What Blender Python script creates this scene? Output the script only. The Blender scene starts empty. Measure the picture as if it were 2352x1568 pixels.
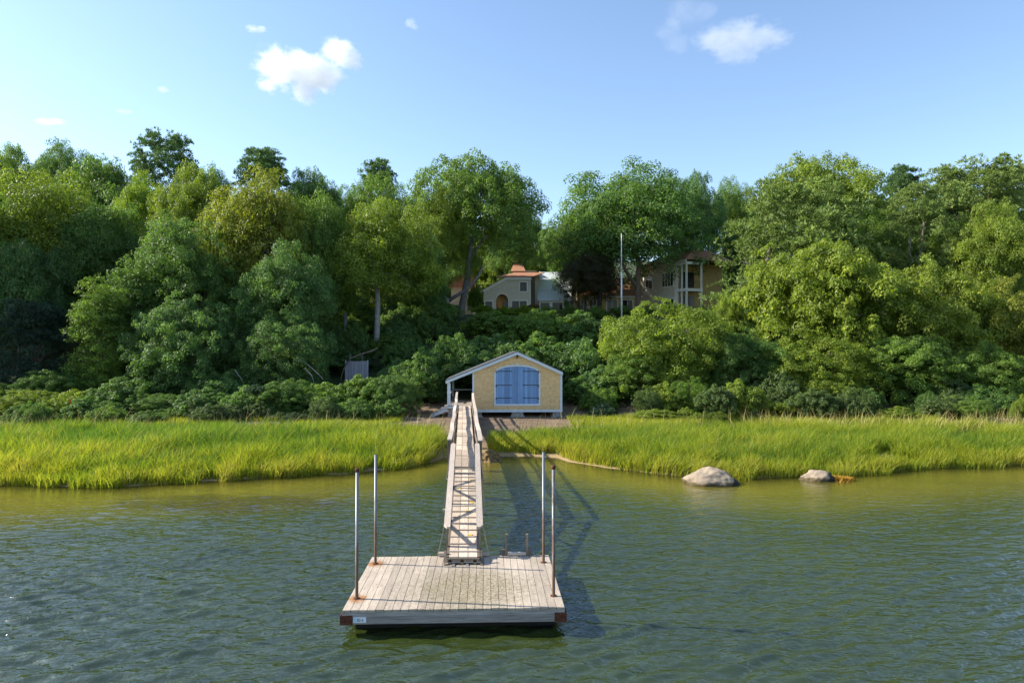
import bpy, bmesh, math, random
import numpy as np
from mathutils import Matrix, Vector

# ------------------------------------------------------------------ scene, camera, light
S = bpy.context.scene
COL = S.collection
R = math.radians
EYE = 4.75
PITCH = 0.95
cam_d = bpy.data.cameras.new('camera'); cam = bpy.data.objects.new('camera', cam_d); COL.objects.link(cam)
cam.location = (0, 0, EYE); cam.rotation_euler = (R(90 + PITCH), 0, 0)
cam_d.lens = 24; cam_d.sensor_width = 36; cam_d.clip_start = 0.1; cam_d.clip_end = 6000
S.camera = cam

SUN_EL, SUN_AZ = 33.0, -83.0          # azimuth measured from +Y towards +X
SKY = 0.108
w = bpy.data.worlds.new('World'); S.world = w; w.use_nodes = True
nt = w.node_tree
sky = nt.nodes.new('ShaderNodeTexSky'); sky.sky_type = 'NISHITA'; sky.sun_disc = False
sky.sun_elevation = R(SUN_EL); sky.sun_rotation = R(SUN_AZ)
sky.air_density = 1.0; sky.dust_density = 0.5; sky.ozone_density = 2.0
bg = nt.nodes['Background']; bg.inputs[1].default_value = SKY
nt.links.new(sky.outputs[0], bg.inputs[0])
sd = bpy.data.lights.new('sun', 'SUN'); so = bpy.data.objects.new('sun', sd); COL.objects.link(so)
sd.energy = 3.8; sd.angle = R(0.6); sd.color = (1.0, 0.93, 0.80)
az = R(SUN_AZ); el = R(SUN_EL)
to_sun = Vector((math.sin(az) * math.cos(el), math.cos(az) * math.cos(el), math.sin(el)))
so.rotation_euler = to_sun.to_track_quat('Z', 'Y').to_euler()
so.location = (-30, 10, 40)
S.view_settings.view_transform = 'Standard'; S.view_settings.look = 'None'
S.view_settings.exposure = 1.35; S.view_settings.gamma = 1.0; S.view_settings.use_curve_mapping = False
S.cycles.max_bounces = 12; S.cycles.diffuse_bounces = 6; S.cycles.glossy_bounces = 3
S.cycles.transmission_bounces = 6; S.cycles.transparent_max_bounces = 8; S.cycles.volume_bounces = 10
S.cycles.caustics_reflective = False; S.cycles.caustics_refractive = False
S.cycles.sample_clamp_indirect = 6
S.cycles.volume_step_rate = 0.3

rng = np.random.default_rng(7)
rnd = random.Random(11)

# photograph coordinates (2352 x 1568) at a known distance -> place
F = 1568.0
_c, _s = math.cos(R(PITCH)), math.sin(R(PITCH))
def P(u, v, d):
    t = (784 - v) / F
    k = d / (_c - t * _s)
    return Vector(((u - 1176) / F * k, d, EYE + k * (_s + t * _c)))
def ZV(v, d): return P(1176, v, d).z
def XU(u, d): return (u - 1176) / F * d

# ------------------------------------------------------------------ helpers: materials
class NT:
    def __init__(s, name):
        s.m = bpy.data.materials.new(name); s.m.use_nodes = True
        s.t = s.m.node_tree; s.t.nodes.clear()
        s.out = s.n('ShaderNodeOutputMaterial')
    def n(s, typ, ins=None, **kw):
        x = s.t.nodes.new(typ)
        for k, v in kw.items(): setattr(x, k, v)
        for k, v in (ins or {}).items(): s.set(x, k, v)
        return x
    def set(s, x, k, v):
        i = x.inputs[k]
        if isinstance(v, bpy.types.Node): s.t.links.new(v.outputs[0], i)
        elif isinstance(v, bpy.types.NodeSocket): s.t.links.new(v, i)
        else:
            if isinstance(v, tuple) and len(v) == 3 and i.type == 'RGBA': v = (*v, 1)
            i.default_value = v
    def math(s, op, a, b=0.0, c=None, clamp=False):
        ins = {0: a, 1: b}
        if c is not None: ins[2] = c
        return s.n('ShaderNodeMath', ins, operation=op, use_clamp=clamp)
    def vmath(s, op, a, b=(0, 0, 0)): return s.n('ShaderNodeVectorMath', {0: a, 1: b}, operation=op)
    def mix(s, f, a, b, mode='MIX'):
        x = s.n('ShaderNodeMix', data_type='RGBA', blend_type=mode)
        s.set(x, 0, f); s.set(x, 6, a); s.set(x, 7, b)
        return x.outputs[2]
    def noise(s, vec, scale, detail=3, rough=.5, dist=0):
        return s.n('ShaderNodeTexNoise', {'Vector': vec, 'Scale': scale, 'Detail': detail, 'Roughness': rough, 'Distortion': dist})
    def ramp(s, f, a, b):
        return s.n('ShaderNodeMapRange', {0: f, 1: a, 2: b, 3: 0.0, 4: 1.0}, interpolation_type='SMOOTHSTEP')
    def mapping(s, vec, scale=(1, 1, 1), rot=(0, 0, 0)):
        return s.n('ShaderNodeMapping', {'Vector': vec, 'Scale': scale, 'Rotation': rot})
    def coords(s, which='Object'): return s.n('ShaderNodeTexCoord').outputs[which]
    def pos(s): return s.n('ShaderNodeNewGeometry').outputs['Position']
    def bump(s, h, strength=.5, dist=.02):
        return s.n('ShaderNodeBump', {'Height': h, 'Strength': strength, 'Distance': dist})
    def done(s, shader): 
        s.t.links.new(shader.outputs[0], s.out.inputs[0]); return s.m
    def pbr(s, col, rough=.8, normal=None, metal=0., spec=.3):
        p = s.n('ShaderNodeBsdfPrincipled', {'Base Color': col, 'Roughness': rough, 'Metallic': metal, 'Specular IOR Level': spec})
        if normal is not None: s.set(p, 'Normal', normal)
        return p

def m_plain(name, col, rough=.7, var=.25, scale=6, metal=0., bump=.0, spec=.3, second=None):
    t = NT(name); v = t.pos()
    n = t.noise(v, scale, 5, .6)
    c2 = second or tuple(c * (1 - var) for c in col)
    c = t.mix(t.ramp(n.outputs[0], .35, .65), col, c2)
    nr = t.bump(n.outputs[0], bump, .02) if bump else None
    return t.done(t.pbr(c, rough, nr, metal, spec))

def m_wood(name, a, b, axis=1, rough=.85, vary=.35, stains=None):
    """weathered timber, grain along a local axis, each board its own tone"""
    t = NT(name); o = t.coords(); r = t.n('ShaderNodeObjectInfo').outputs['Random']
    off = t.vmath('ADD', o, t.n('ShaderNodeCombineXYZ', {0: t.math('MULTIPLY', r, 37.), 1: t.math('MULTIPLY', r, 91.)}))
    sc = [14., 14., 14.]; sc[axis] = .9
    g = t.noise(t.mapping(off, tuple(sc)), 2.2, 6, .65, .3)
    big = t.noise(off, 1.7, 4, .6)
    c = t.mix(t.ramp(g.outputs[0], .3, .72), a, b)
    c = t.mix(t.ramp(big.outputs[0], .35, .75), c, t.mix(.55, c, b))
    br = t.n('ShaderNodeMapRange', {0: r, 1: 0., 2: 1., 3: 1 - vary, 4: 1 + vary * .45})
    c = t.mix(1.0, c, t.n('ShaderNodeCombineColor', {0: br, 1: br, 2: br}), 'MULTIPLY')
    if stains: c = stains(t, c)
    return t.done(t.pbr(c, rough, t.bump(g.outputs[0], .35, .006), 0, .2))

def m_leaf(name, trans=.45, rough=.5, yellow=(1.4, 1.2, .6)):
    """leaves: the tree's own colour, varied leaf by leaf"""
    t = NT(name)
    oc = t.n('ShaderNodeObjectInfo').outputs['Color']
    a = t.n('ShaderNodeAttribute', attribute_name='tint')
    f = a.outputs['Fac']
    br = t.n('ShaderNodeMapRange', {0: f, 1: 0., 2: 1., 3: .55, 4: 1.5})
    c = t.mix(1.0, oc, t.n('ShaderNodeCombineColor', {0: br, 1: br, 2: br}), 'MULTIPLY')
    c = t.mix(t.ramp(f, .62, .98), c, t.mix(1.0, c, yellow, 'MULTIPLY'))
    d = t.pbr(c, rough, None, 0, .25)
    tc = t.mix(1.0, c, (1.4, 1.5, .6), 'MULTIPLY')
    tr = t.n('ShaderNodeBsdfTranslucent', {'Color': tc})
    return t.done(t.n('ShaderNodeMixShader', {0: trans, 1: d, 2: tr}))

# ------------------------------------------------------------------ helpers: geometry
class MB:
    def __init__(s): s.v = []; s.f = []; s.M = None
    def _add(s, vs, fs):
        o = len(s.v)
        for p in vs:
            p = Vector(p)
            if s.M is not None: p = s.M @ p
            s.v.append(p)
        s.f += [tuple(i + o for i in f) for f in fs]
    def box(s, x0, x1, y0, y1, z0, z1):
        s._add([(x0, y0, z0), (x1, y0, z0), (x1, y1, z0), (x0, y1, z0), (x0, y0, z1), (x1, y0, z1), (x1, y1, z1), (x0, y1, z1)],
               [(3, 2, 1, 0), (4, 5, 6, 7), (0, 1, 5, 4), (1, 2, 6, 5), (2, 3, 7, 6), (3, 0, 4, 7)])
        return s
    def hexa(s, p):
        s._add(p, [(3, 2, 1, 0), (4, 5, 6, 7), (0, 1, 5, 4), (1, 2, 6, 5), (2, 3, 7, 6), (3, 0, 4, 7)]); return s
    def bar(s, a, b, w, h, up=(0, 0, 1)):
        """rectangular bar from a to b, w wide, h high"""
        a, b = Vector(a), Vector(b); d = (b - a).normalized(); up = Vector(up)
        x = d.cross(up)
        if x.length < 1e-4: x = d.cross(Vector((0, 1, 0)))
        x.normalize(); z = x.cross(d).normalized()
        x *= w / 2; z *= h / 2
        s.hexa([a - x - z, a + x - z, b + x - z, b - x - z, a - x + z, a + x + z, b + x + z, b - x + z]); return s
    def prism(s, poly, y0, y1):
        """outline in x,z pushed from y0 to y1"""
        n = len(poly)
        vs = [(x, y0, z) for x, z in poly] + [(x, y1, z) for x, z in poly]
        fs = [tuple(range(n)), tuple(range(2 * n - 1, n - 1, -1))]
        fs += [(i, i + n, (i + 1) % n + n, (i + 1) % n) for i in range(n)]
        s._add(vs, fs); return s
    def tube(s, pts, rad, n=8, cap=True):
        pts = [Vector(p) for p in pts]
        if not hasattr(rad, '__len__'): rad = [rad] * len(pts)
        vs = []; fs = []
        d0 = (pts[1] - pts[0]).normalized()
        x = d0.orthogonal().normalized()
        for i, p in enumerate(pts):
            d = (pts[min(i + 1, len(pts) - 1)] - pts[max(i - 1, 0)]).normalized()
            x = (x - d * x.dot(d)).normalized(); y = d.cross(x)
            for k in range(n):
                a = 2 * math.pi * k / n
                vs.append(p + (x * math.cos(a) + y * math.sin(a)) * rad[i])
        for i in range(len(pts) - 1):
            for k in range(n):
                fs.append((i * n + k, i * n + (k + 1) % n, (i + 1) * n + (k + 1) % n, (i + 1) * n + k))
        if cap:
            fs.append(tuple(range(n - 1, -1, -1))); fs.append(tuple(range((len(pts) - 1) * n, len(pts) * n)))
        s._add(vs, fs); return s
    def mesh(s, name, org=(0, 0, 0), m=None, smooth=False):
        me = bpy.data.meshes.new(name); o = Vector(org)
        me.from_pydata([tuple(p - o) for p in s.v], [], s.f)
        bm = bmesh.new(); bm.from_mesh(me); bmesh.ops.recalc_face_normals(bm, faces=bm.faces); bm.to_mesh(me); bm.free()
        if smooth: me.polygons.foreach_set('use_smooth', [True] * len(me.polygons))
        if m: me.materials.append(m)
        return me

def link(name, me, parent=None, loc=(0, 0, 0)):
    o = bpy.data.objects.new(name, me); COL.objects.link(o); o.location = loc
    if parent is not None: o.parent = parent
    return o
def tag(o, label, cat, group=None):
    o['label'] = label; o['category'] = cat
    if group: o['group'] = group
    return o
def thing(name, label, cat, loc=(0, 0, 0), group=None):
    return tag(link(name, None, None, loc), label, cat, group)
def root_loc(p):
    l = Vector((0, 0, 0))
    while p is not None: l = l + Vector(p.location); p = p.parent
    return l
def part(name, mb, m, parent, smooth=False, stuff=False):
    """one mesh part; its points are given in place coordinates"""
    o = link(name, mb.mesh(name, root_loc(parent), m, smooth), parent)
    if stuff: o['kind'] = 'stuff'
    return o
def structure(o): o['kind'] = 'structure'; return o
def one(name, mb, m, label, cat, group=None, loc=(0, 0, 0), smooth=False):
    return tag(link(name, mb.mesh(name, loc, m, smooth), None, loc), label, cat, group)

def np_mesh(name, verts, faces, m, tint=None, smooth=False):
    """big meshes from arrays; faces: (n,k) indices"""
    me = bpy.data.meshes.new(name)
    nf, k = faces.shape
    me.vertices.add(len(verts)); me.vertices.foreach_set('co', np.ascontiguousarray(verts, dtype=np.float32).ravel())
    me.loops.add(nf * k); me.loops.foreach_set('vertex_index', np.ascontiguousarray(faces, dtype=np.int32).ravel())
    me.polygons.add(nf); me.polygons.foreach_set('loop_start', np.arange(nf, dtype=np.int32) * k)
    if smooth: me.polygons.foreach_set('use_smooth', np.ones(nf, dtype=bool))
    if tint is not None:
        a = me.attributes.new('tint', 'FLOAT', 'FACE'); a.data.foreach_set('value', tint.astype(np.float32))
    me.update(calc_edges=True)
    if m: me.materials.append(m)
    return me

def vnoise(x, y, seed=0):
    """cheap smooth value noise on arrays"""
    xi = np.floor(x).astype(np.int64); yi = np.floor(y).astype(np.int64)
    fx = x - xi; fy = y - yi; fx = fx * fx * (3 - 2 * fx); fy = fy * fy * (3 - 2 * fy)
    def h(a, b):
        n = (a * 374761393 + b * 668265263 + seed * 974711) & 0x7fffffff
        n = ((n ^ (n >> 13)) * 1274126177) & 0x7fffffff
        return ((n ^ (n >> 16)) & 0xffff) / 65535.0
    return (h(xi, yi) * (1 - fx) + h(xi + 1, yi) * fx) * (1 - fy) + (h(xi, yi + 1) * (1 - fx) + h(xi + 1, yi + 1) * fx) * fy

# ------------------------------------------------------------------ terrain
SHX = np.array([-400, -60, -30, -18.5, -14.5, -12.5, -10.7, -8.5, -6.5, -4.9, -3.6, -3.1, -2.6, -1.3, 0.5, 2.0, 2.5, 4.0, 6.3, 8.6, 10.0, 11.0, 13.3, 16.5, 21.6, 40, 400.])
SHY = np.array([20, 23, 24.4, 24.7, 24.3, 25.0, 25.5, 26.4, 27.0, 28.0, 29.6, 31.0, 31.8, 31.6, 31.7, 31.2, 30.0, 28.1, 26.6, 25.9, 26.0, 26.3, 27.0, 28.0, 28.8, 30, 30.])
def shore(x):
    x = np.asarray(x, dtype=float)
    return np.interp(x, SHX, SHY) + (vnoise(x * .9, x * 0 + 3.3, 5) - .5) * .5
def sstep(t): t = np.clip(t, 0, 1); return t * t * (3 - 2 * t)
def terrain(x, y):
    x = np.asarray(x, dtype=float); y = np.asarray(y, dtype=float)
    s = y - shore(x)
    h_in = np.interp(s, [-200, -30, -14, -7, -3, -1, 0, .5, 2, 6, 12, 20], [-3.6, -3.2, -2.4, -1.45, -.62, -.2, 0, .12, .25, .45, .62, .66])
    hill = np.interp(y, [44, 46, 50, 56, 64, 74, 82, 96, 106, 120, 150, 200, 300, 700], [0, .12, .8, 2.0, 4.6, 7.6, 9.0, 9.5, 10.5, 15, 23, 31, 42, 60])
    nz = (vnoise(x * .12 + 40, y * .12 + 9, 2) - .5) * 1.2 * sstep((y - 46) / 20) + (vnoise(x * .7, y * .7 + 50, 3) - .5) * .12 * sstep((s) / 3)
    return h_in + hill + nz
def tz(x, y): return float(terrain(np.array([x]), np.array([y]))[0])

def grid(name, xs, ys, zf, m, attr=None):
    X, Y = np.meshgrid(xs, ys); Z = zf(X, Y)
    v = np.stack([X, Y, Z], -1).reshape(-1, 3)
    nx, ny = len(xs), len(ys)
    i = (np.arange(ny - 1)[:, None] * nx + np.arange(nx - 1)[None]).ravel()
    f = np.stack([i, i + 1, i + nx + 1, i + nx], 1)
    me = np_mesh(name, v, f, m, None, True)
    if attr:
        a = me.attributes.new(attr[0], 'FLOAT', 'POINT'); a.data.foreach_set('value', attr[1](X, Y).astype(np.float32).ravel())
    return link(name, me)

def cat(*a): return np.unique(np.concatenate(a))
# ground: sand under water, mud and peat in the marsh, leaf litter on the hill
t = NT('ground'); v = t.pos()
zc = t.n('ShaderNodeSeparateXYZ', {0: v})
n1 = t.noise(v, 1.3, 6, .65); n2 = t.noise(v, 9, 5, .7); n3 = t.noise(v, .35, 3)
sand = t.mix(t.ramp(n1.outputs[0], .35, .7), (.34, .25, .13), (.25, .18, .085))
weed = t.mix(t.ramp(t.noise(t.mapping(v, (.5, 1.3, 1)), .55, 3, .6).outputs[0], .52, .66), sand, (.055, .042, .018))
wet = t.mix(t.ramp(zc.outputs[2], -.12, -.45), sand, weed)
litter = t.mix(t.ramp(n2.outputs[0], .35, .7), (.17, .115, .075), (.075, .05, .033))
soil = t.mix(t.ramp(n1.outputs[0], .4, .65), (.20, .145, .10), litter)
c = t.mix(t.ramp(zc.outputs[2], .12, .3), wet, soil)
c = t.mix(t.ramp(zc.outputs[2], .9, 1.6), c, t.mix(t.ramp(n3.outputs[0], .25, .45), litter, (.045, .065, .022)))
M_GROUND = t.done(t.pbr(c, .92, t.bump(n2.outputs[0], .7, .05), 0, .2))
gx = cat(np.linspace(-500, -60, 12), np.linspace(-60, 60, 241), np.linspace(60, 500, 12))
gy = cat(np.linspace(-250, 0, 8), np.linspace(0, 60, 181), np.linspace(60, 130, 71), np.linspace(130, 700, 12))
structure(grid('ground', gx, gy, terrain, M_GROUND))

# water: clear in the shallows, green murk where it is deep, rippled
t = NT('water'); v = t.pos()
dep = t.n('ShaderNodeAttribute', attribute_name='depth').outputs['Fac']
def ripple(rot, sx, sy, detail, dist=.6):
    return t.noise(t.mapping(v, (sx, sy, 1), (0, 0, R(rot))), 1.0, detail, .5, dist)
h = t.math('ADD', t.math('MULTIPLY', ripple(-20, 3.4, 8.0, 2, .5).outputs[0], .5), t.math('MULTIPLY', ripple(40, 11., 13., 2, .4).outputs[0], .22))
h = t.math('MULTIPLY', h, t.n('ShaderNodeMapRange', {0: dep, 1: 0.1, 2: 2.0, 3: .2, 4: 1.0}))
nb = t.bump(h, 1.0, .07)
k = t.n('ShaderNodeMapRange', {0: dep, 1: .2, 2: 1.6, 3: 0., 4: 1.}, interpolation_type='SMOOTHSTEP')
k2 = t.n('ShaderNodeMapRange', {0: dep, 1: 1.1, 2: 2.5, 3: 0., 4: 1.}, interpolation_type='SMOOTHSTEP')
murk = t.mix(k2, t.mix(k, (.20, .172, .026), (.042, .058, .011)), (.029, .043, .009))
wd = t.vmath('DISTANCE', t.vmath('MULTIPLY', v, (.19, .55, 0)), (-9.0 * .19, 21.6 * .55, 0)).outputs['Value']
wn = t.noise(t.mapping(v, (.35, 1.0, 1)), 1.3, 5, .65)
weedf = t.ramp(t.math('ADD', wd, t.math('MULTIPLY', t.math('SUBTRACT', wn.outputs[0], .5), 1.6)), .95, .25)
patch = t.ramp(t.noise(t.mapping(v, (.22, .5, 1)), 1.0, 4, .6).outputs[0], .40, .66)
murk = t.mix(t.math('MULTIPLY', patch, .5), murk, t.mix(1., murk, (.62, .66, .7), 'MULTIPLY'))
murk = t.mix(t.math('MULTIPLY', weedf, .75), murk, (.045, .036, .012))
dif = t.n('ShaderNodeBsdfDiffuse', {'Color': murk})
tr = t.n('ShaderNodeBsdfTransparent', {'Color': (.93, .93, .72)})
T = t.math('EXPONENT', t.math('MULTIPLY', t.math('MAXIMUM', dep, 0.), -2.6))
body = t.n('ShaderNodeMixShader', {0: T, 1: dif, 2: tr})
gl = t.n('ShaderNodeBsdfGlossy', {'Color': (1, 1, 1), 'Roughness': .10, 'Normal': nb})
fr = t.n('ShaderNodeFresnel', {'IOR': 1.9, 'Normal': nb})
M_WATER = t.done(t.n('ShaderNodeMixShader', {0: fr, 1: body, 2: gl}))
WV = np.random.default_rng(19)
WAVES = []
for lam in np.geomspace(.15, .66, 54):
    th = R(17) + WV.normal(0, .33); kk = 2 * np.pi / lam
    WAVES.append((-np.sin(th) * kk, np.cos(th) * kk, (.040 if lam < .75 else .022) / kk, WV.uniform(0, 6.28)))
def waves(X, Y):
    gust = .55 + .75 * vnoise(X * .10 + 5, Y * .22 + 2, 61)
    wob = (vnoise(X * .5, Y * .5, 62) - .5) * .5
    H = X * 0
    for kx_, ky_, a_, p_ in WAVES: H += a_ * np.sin(kx_ * (X + wob) + ky_ * (Y + wob * .5) + p_)
    dp = -terrain(X, Y)
    inside = (Y > 7.9) & (Y < 29) & (np.abs(X) < 26.2)
    return np.where(inside, H * gust * np.interp(dp, [0, .3, 1.0, 2.2], [.02, .16, .5, 1.]) * np.interp(Y, [8, 12, 18, 24], [1.45, 1.35, .95, .6]) * sstep((29 - Y) / 2.5) * sstep((26.2 - np.abs(X)) / 2) * sstep((Y - 7.9) / 1.2), 0)
wx = cat(np.linspace(-500, -40, 8), np.linspace(-40, -26, 20), np.linspace(-26, 26, 721), np.linspace(26, 40, 20), np.linspace(40, 500, 8))
wy = cat(np.linspace(-250, 0, 6), np.linspace(0, 7.9, 6), np.linspace(8, 20, 330), np.linspace(20, 29, 170), np.linspace(29, 36, 30))
structure(grid('water', wx, wy, waves, M_WATER, ('depth', lambda X, Y: -terrain(X, Y))))

# ------------------------------------------------------------------ clouds
def cloud(label, u, v, d, wpx, hpx, blobs, dens, nscale, amp, seed):
    c = P(u, v, d); W = wpx / F * d; H = hpx / F * d; D = (W + H) * .35
    t = NT('cloud_vapour')
    o = t.coords('Object')
    f = None
    for bx, bz, br in blobs:
        x = t.vmath('DISTANCE', t.vmath('MULTIPLY', o, (1, 1, 1)), (bx, 0, bz)).outputs['Value']
        x = t.math('SUBTRACT', 1.0, t.math('DIVIDE', x, br))
        f = x if f is None else t.math('MAXIMUM', f, x)
    n = t.noise(t.vmath('ADD', t.mapping(o, (1, 1, 1)), (seed, seed * 2, 0)), nscale, 8, .68, .4)
    n = t.math('MULTIPLY', t.math('SUBTRACT', n.outputs[0], .5), amp)
    g = t.ramp(t.math('ADD', f, n), .0, .55)
    vol = t.n('ShaderNodeVolumePrincipled', {'Color': (1, 1, 1), 'Density': t.math('MULTIPLY', g, dens), 'Anisotropy': .1})
    t.t.links.new(vol.outputs[0], t.out.inputs['Volume'])
    bm = bmesh.new(); bmesh.ops.create_icosphere(bm, subdivisions=3, radius=1.0)
    sx = max(abs(b[0]) + b[2] * 1.25 for b in blobs); sz = max(abs(b[1]) + b[2] * 1.25 for b in blobs); sy = max(b[2] for b in blobs) * 1.3
    bmesh.ops.scale(bm, vec=(sx * 1.12, sy, sz * 1.12), verts=bm.verts)
    me = bpy.data.meshes.new('cloud'); bm.to_mesh(me); bm.free(); me.materials.append(t.m)
    ob = link('cloud', me, None, c); ob.scale = (W / 2, D, H / 2)
    tag(ob, label, 'cloud')
cloud('bright white puffy cloud with a raised right puff, largest on the left', 706, 166, 700, 228, 158,
      [(-.55, .12, .52), (-.1, .1, .5), (.3, -.05, .48), (.62, .62, .36), (.85, .35, .3), (-.05, -.6, .3), (-.82, -.4, .22), (.05, -.35, .32)], .05, 3.2, 2.5, 3)
cloud('soft white cloud above the right-hand trees, largest on the right', 1706, 95, 700, 224, 122,
      [(-.55, .05, .5), (-.1, .2, .55), (.35, .1, .5), (.72, .1, .36), (-.3, -.5, .4), (.1, -.35, .4)], .013, 2.6, 2.6, 9)
cloud('faint thin cloud wisp at the top edge beside the soft cloud', 1590, 62, 720, 180, 130, [(-.2, .5, .5), (.3, .6, .4), (-.6, -.1, .4), (-.4, -.6, .4)], .004, 2.2, 1.9, 14)
cloud('tiny white cloud just above the bright puffy cloud', 590, 68, 700, 60, 26, [(-.3, .1, .6), (.3, .1, .5)], .06, 2.2, 2.2, 21)
cloud('tiny white cloud near the top, left of centre', 945, 58, 700, 50, 36, [(-.1, .2, .6), (.3, -.3, .4)], .03, 2.4, 2.2, 25)
cloud('low pale cloud strip near the left edge above the trees', 118, 280, 760, 80, 28, [(-.4, 0, .6), (.3, .05, .6)], .05, 2.0, 1.4, 33)
cloud('tiny faint cloud dot in the left part of the sky', 374, 206, 740, 36, 18, [(0, 0, .8)], .05, 2.2, 1.4, 37)
cloud('tiny faint cloud streak low in the left sky, right of the strip', 286, 256, 740, 60, 20, [(-.2, 0, .6), (.3, -.1, .5)], .025, 2.2, 1.5, 41)

# ------------------------------------------------------------------ materials of things
def float_stains(t, c):
    p = t.pos()
    def near(q, r):
        d = t.vmath('DISTANCE', p, q).outputs['Value']
        n = t.noise(p, 9, 4, .7)
        return t.ramp(t.math('ADD', t.math('DIVIDE', d, r), t.math('MULTIPLY', t.math('SUBTRACT', n.outputs[0], .5), 1.5)), 1.0, .35)
    al = t.math('MULTIPLY', near((-.75, 12.6, .45), 1.5), t.math('ADD', t.math('MULTIPLY', t.ramp(t.noise(p, 26, 4, .75).outputs[0], .45, .6), .75), .25))
    c = t.mix(al, c, (.15, .13, .055))
    li = t.ramp(t.noise(p, 32, 5, .8).outputs[0], .53, .62)
    c = t.mix(t.math('MULTIPLY', li, t.ramp(t.noise(p, 1.6, 3).outputs[0], .36, .6)), c, (.17, .145, .09))
    for q in ((-2.72, 12.03, .45), (-2.787, 14.0, .45)):
        c = t.mix(t.math('MULTIPLY', near(q, .26), .85), c, (.30, .12, .03))
    return c
M_FLOAT = m_wood('float_plank', (.53, .445, .355), (.37, .305, .245), 1, vary=.2, stains=float_stains)
M_FASCIA = m_wood('fascia_timber', (.40, .37, .34), (.20, .18, .165), 0)
M_DECK = m_wood('pier_board', (.64, .52, .41), (.44, .35, .27), 1, vary=.35)
M_RAIL = m_wood('rail_timber', (.60, .51, .43), (.42, .35, .29), 1)
M_POST = m_wood('post_timber', (.28, .22, .17), (.13, .10, .075), 2)
M_RUST = m_plain('rust', (.13, .042, .02), .85, scale=18, second=(.05, .02, .013), bump=.5)
def m_pipe(name, rusty):
    t = NT(name); p = t.pos(); z = t.n('ShaderNodeSeparateXYZ', {0: p}).outputs[2]
    n = t.noise(t.mapping(p, (6, 6, 1.2)), 3, 5, .7)
    f = t.ramp(t.math('ADD', t.math('MULTIPLY', z, -.55 if not rusty else -.15), t.math('MULTIPLY', n.outputs[0], 1.3)), -.45 if not rusty else .15, .25 if not rusty else .55)
    c = t.mix(f, (.20, .21, .225), (.125, .075, .048))
    return t.done(t.pbr(c, t.n('ShaderNodeMapRange', {0: f, 1: 0., 2: 1., 3: .38, 4: .85}), None, t.math('SUBTRACT', .2, t.math('MULTIPLY', f, .2)), .25))
M_PIPE = m_pipe('galvanised_pipe', False); M_PIPER = m_pipe('rusty_pipe', True)
M_STEEL = m_plain('dull_steel', (.35, .35, .35), .5, metal=.6)
M_BLUE = m_wood('blue_paint', (.22, .37, .62), (.16, .29, .51), 2, rough=.6, vary=.26)
M_TRIM = m_plain('pale_blue_grey_paint', (.58, .65, .71), .6, var=.1, scale=4)
M_IRON = m_plain('black_iron', (.012, .013, .016), .5, var=.3, spec=.5)
M_CONC = m_plain('concrete', (.34, .32, .29), .9, var=.4, scale=7, bump=.4)
M_DARK = m_plain('dark_interior', (.02, .018, .016), .9)
M_ROOFG = m_plain('grey_roof_shingle', (.115, .12, .135), .9, var=.5, scale=9, bump=.4)
t = NT('cedar_shingle'); a = t.n('ShaderNodeAttribute', attribute_name='tint').outputs['Fac']; p = t.pos()
g = t.noise(t.mapping(p, (30, 30, 2)), 1.5, 4, .6)
c = t.mix(a, (.90, .70, .42), (.72, .52, .28))
c = t.mix(t.ramp(g.outputs[0], .4, .75), c, t.mix(1., c, (.75, .72, .68), 'MULTIPLY'))
M_SHIN = t.done(t.pbr(c, .85, t.bump(g.outputs[0], .3, .004), 0, .2))
M_SIGN = m_plain('sign_white', (.72, .77, .82), .5, var=.05)
M_SIGNB = m_plain('sign_pale_blue', (.42, .62, .74), .5, var=.05)
M_INK = m_plain('sign_ink', (.03, .06, .12), .5, var=.1)

# ------------------------------------------------------------------ float, piles, ladder
FO = Vector((-2.841, 11.506, 0)); FA = R(2.15)
FM = Matrix.Translation(FO) @ Matrix.Rotation(FA, 4, 'Z')
FW, FD, FZ = 3.735, 2.95, .45
fl = thing('float', 'square weathered plank float moored between four steel pipes', 'float', FO)
fl.rotation_euler = (0, 0, FA)
NPL = 27; pw = FW / NPL
pm = MB().box(-pw / 2 + .004, pw / 2 - .004, -.02, FD + .02, -.038, 0).mesh('plank', (0, 0, 0), M_FLOAT)
for i in range(NPL):
    o = link('plank', pm, fl, ((i + .5) * pw, rnd.uniform(-.006, .006), FZ + rnd.uniform(-.003, .003)))
def lpart(name, mb, m, parent, **k):   # points in the float's own frame
    return link(name, mb.mesh(name, (0, 0, 0), m), parent)
lpart('rim_board', MB().box(.0, FW, -.012, .03, FZ - .115, FZ - .042), M_FASCIA, fl)
lpart('rim_board', MB().box(0, FW, FD - .03, FD + .012, FZ - .115, FZ - .042), M_FASCIA, fl)
lpart('fascia', MB().box(.012, FW - .012, -.022, .03, FZ - .235, FZ - .118), M_FASCIA, fl)
lpart('fascia', MB().box(.012, FW - .012, FD - .03, FD + .022, FZ - .235, FZ - .118), M_FASCIA, fl)
lpart('fascia', MB().box(-.01, .03, .032, FD - .032, FZ - .235, FZ - .042), M_FASCIA, fl)
lpart('fascia', MB().box(FW - .03, FW + .01, .032, FD - .032, FZ - .235, FZ - .042), M_FASCIA, fl)
for x0, x1 in ((-.018, .17), (FW - .17, FW + .018)):
    b = MB().box(x0, x1, -.034, -.023, FZ - .245, FZ - .085)
    if x0 < 0: b.box(-.034, -.018, -.034, .2, FZ - .245, FZ - .085)
    else: b.box(FW + .018, FW + .034, -.034, .2, FZ - .245, FZ - .085)
    for q in (.25, .75):
        cx = x0 + (x1 - x0) * q
        b.tube([(cx, -.045, FZ - .165), (cx, -.03, FZ - .165)], .016, 8)
    lpart('corner_bracket', b, M_RUST, fl)
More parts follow.
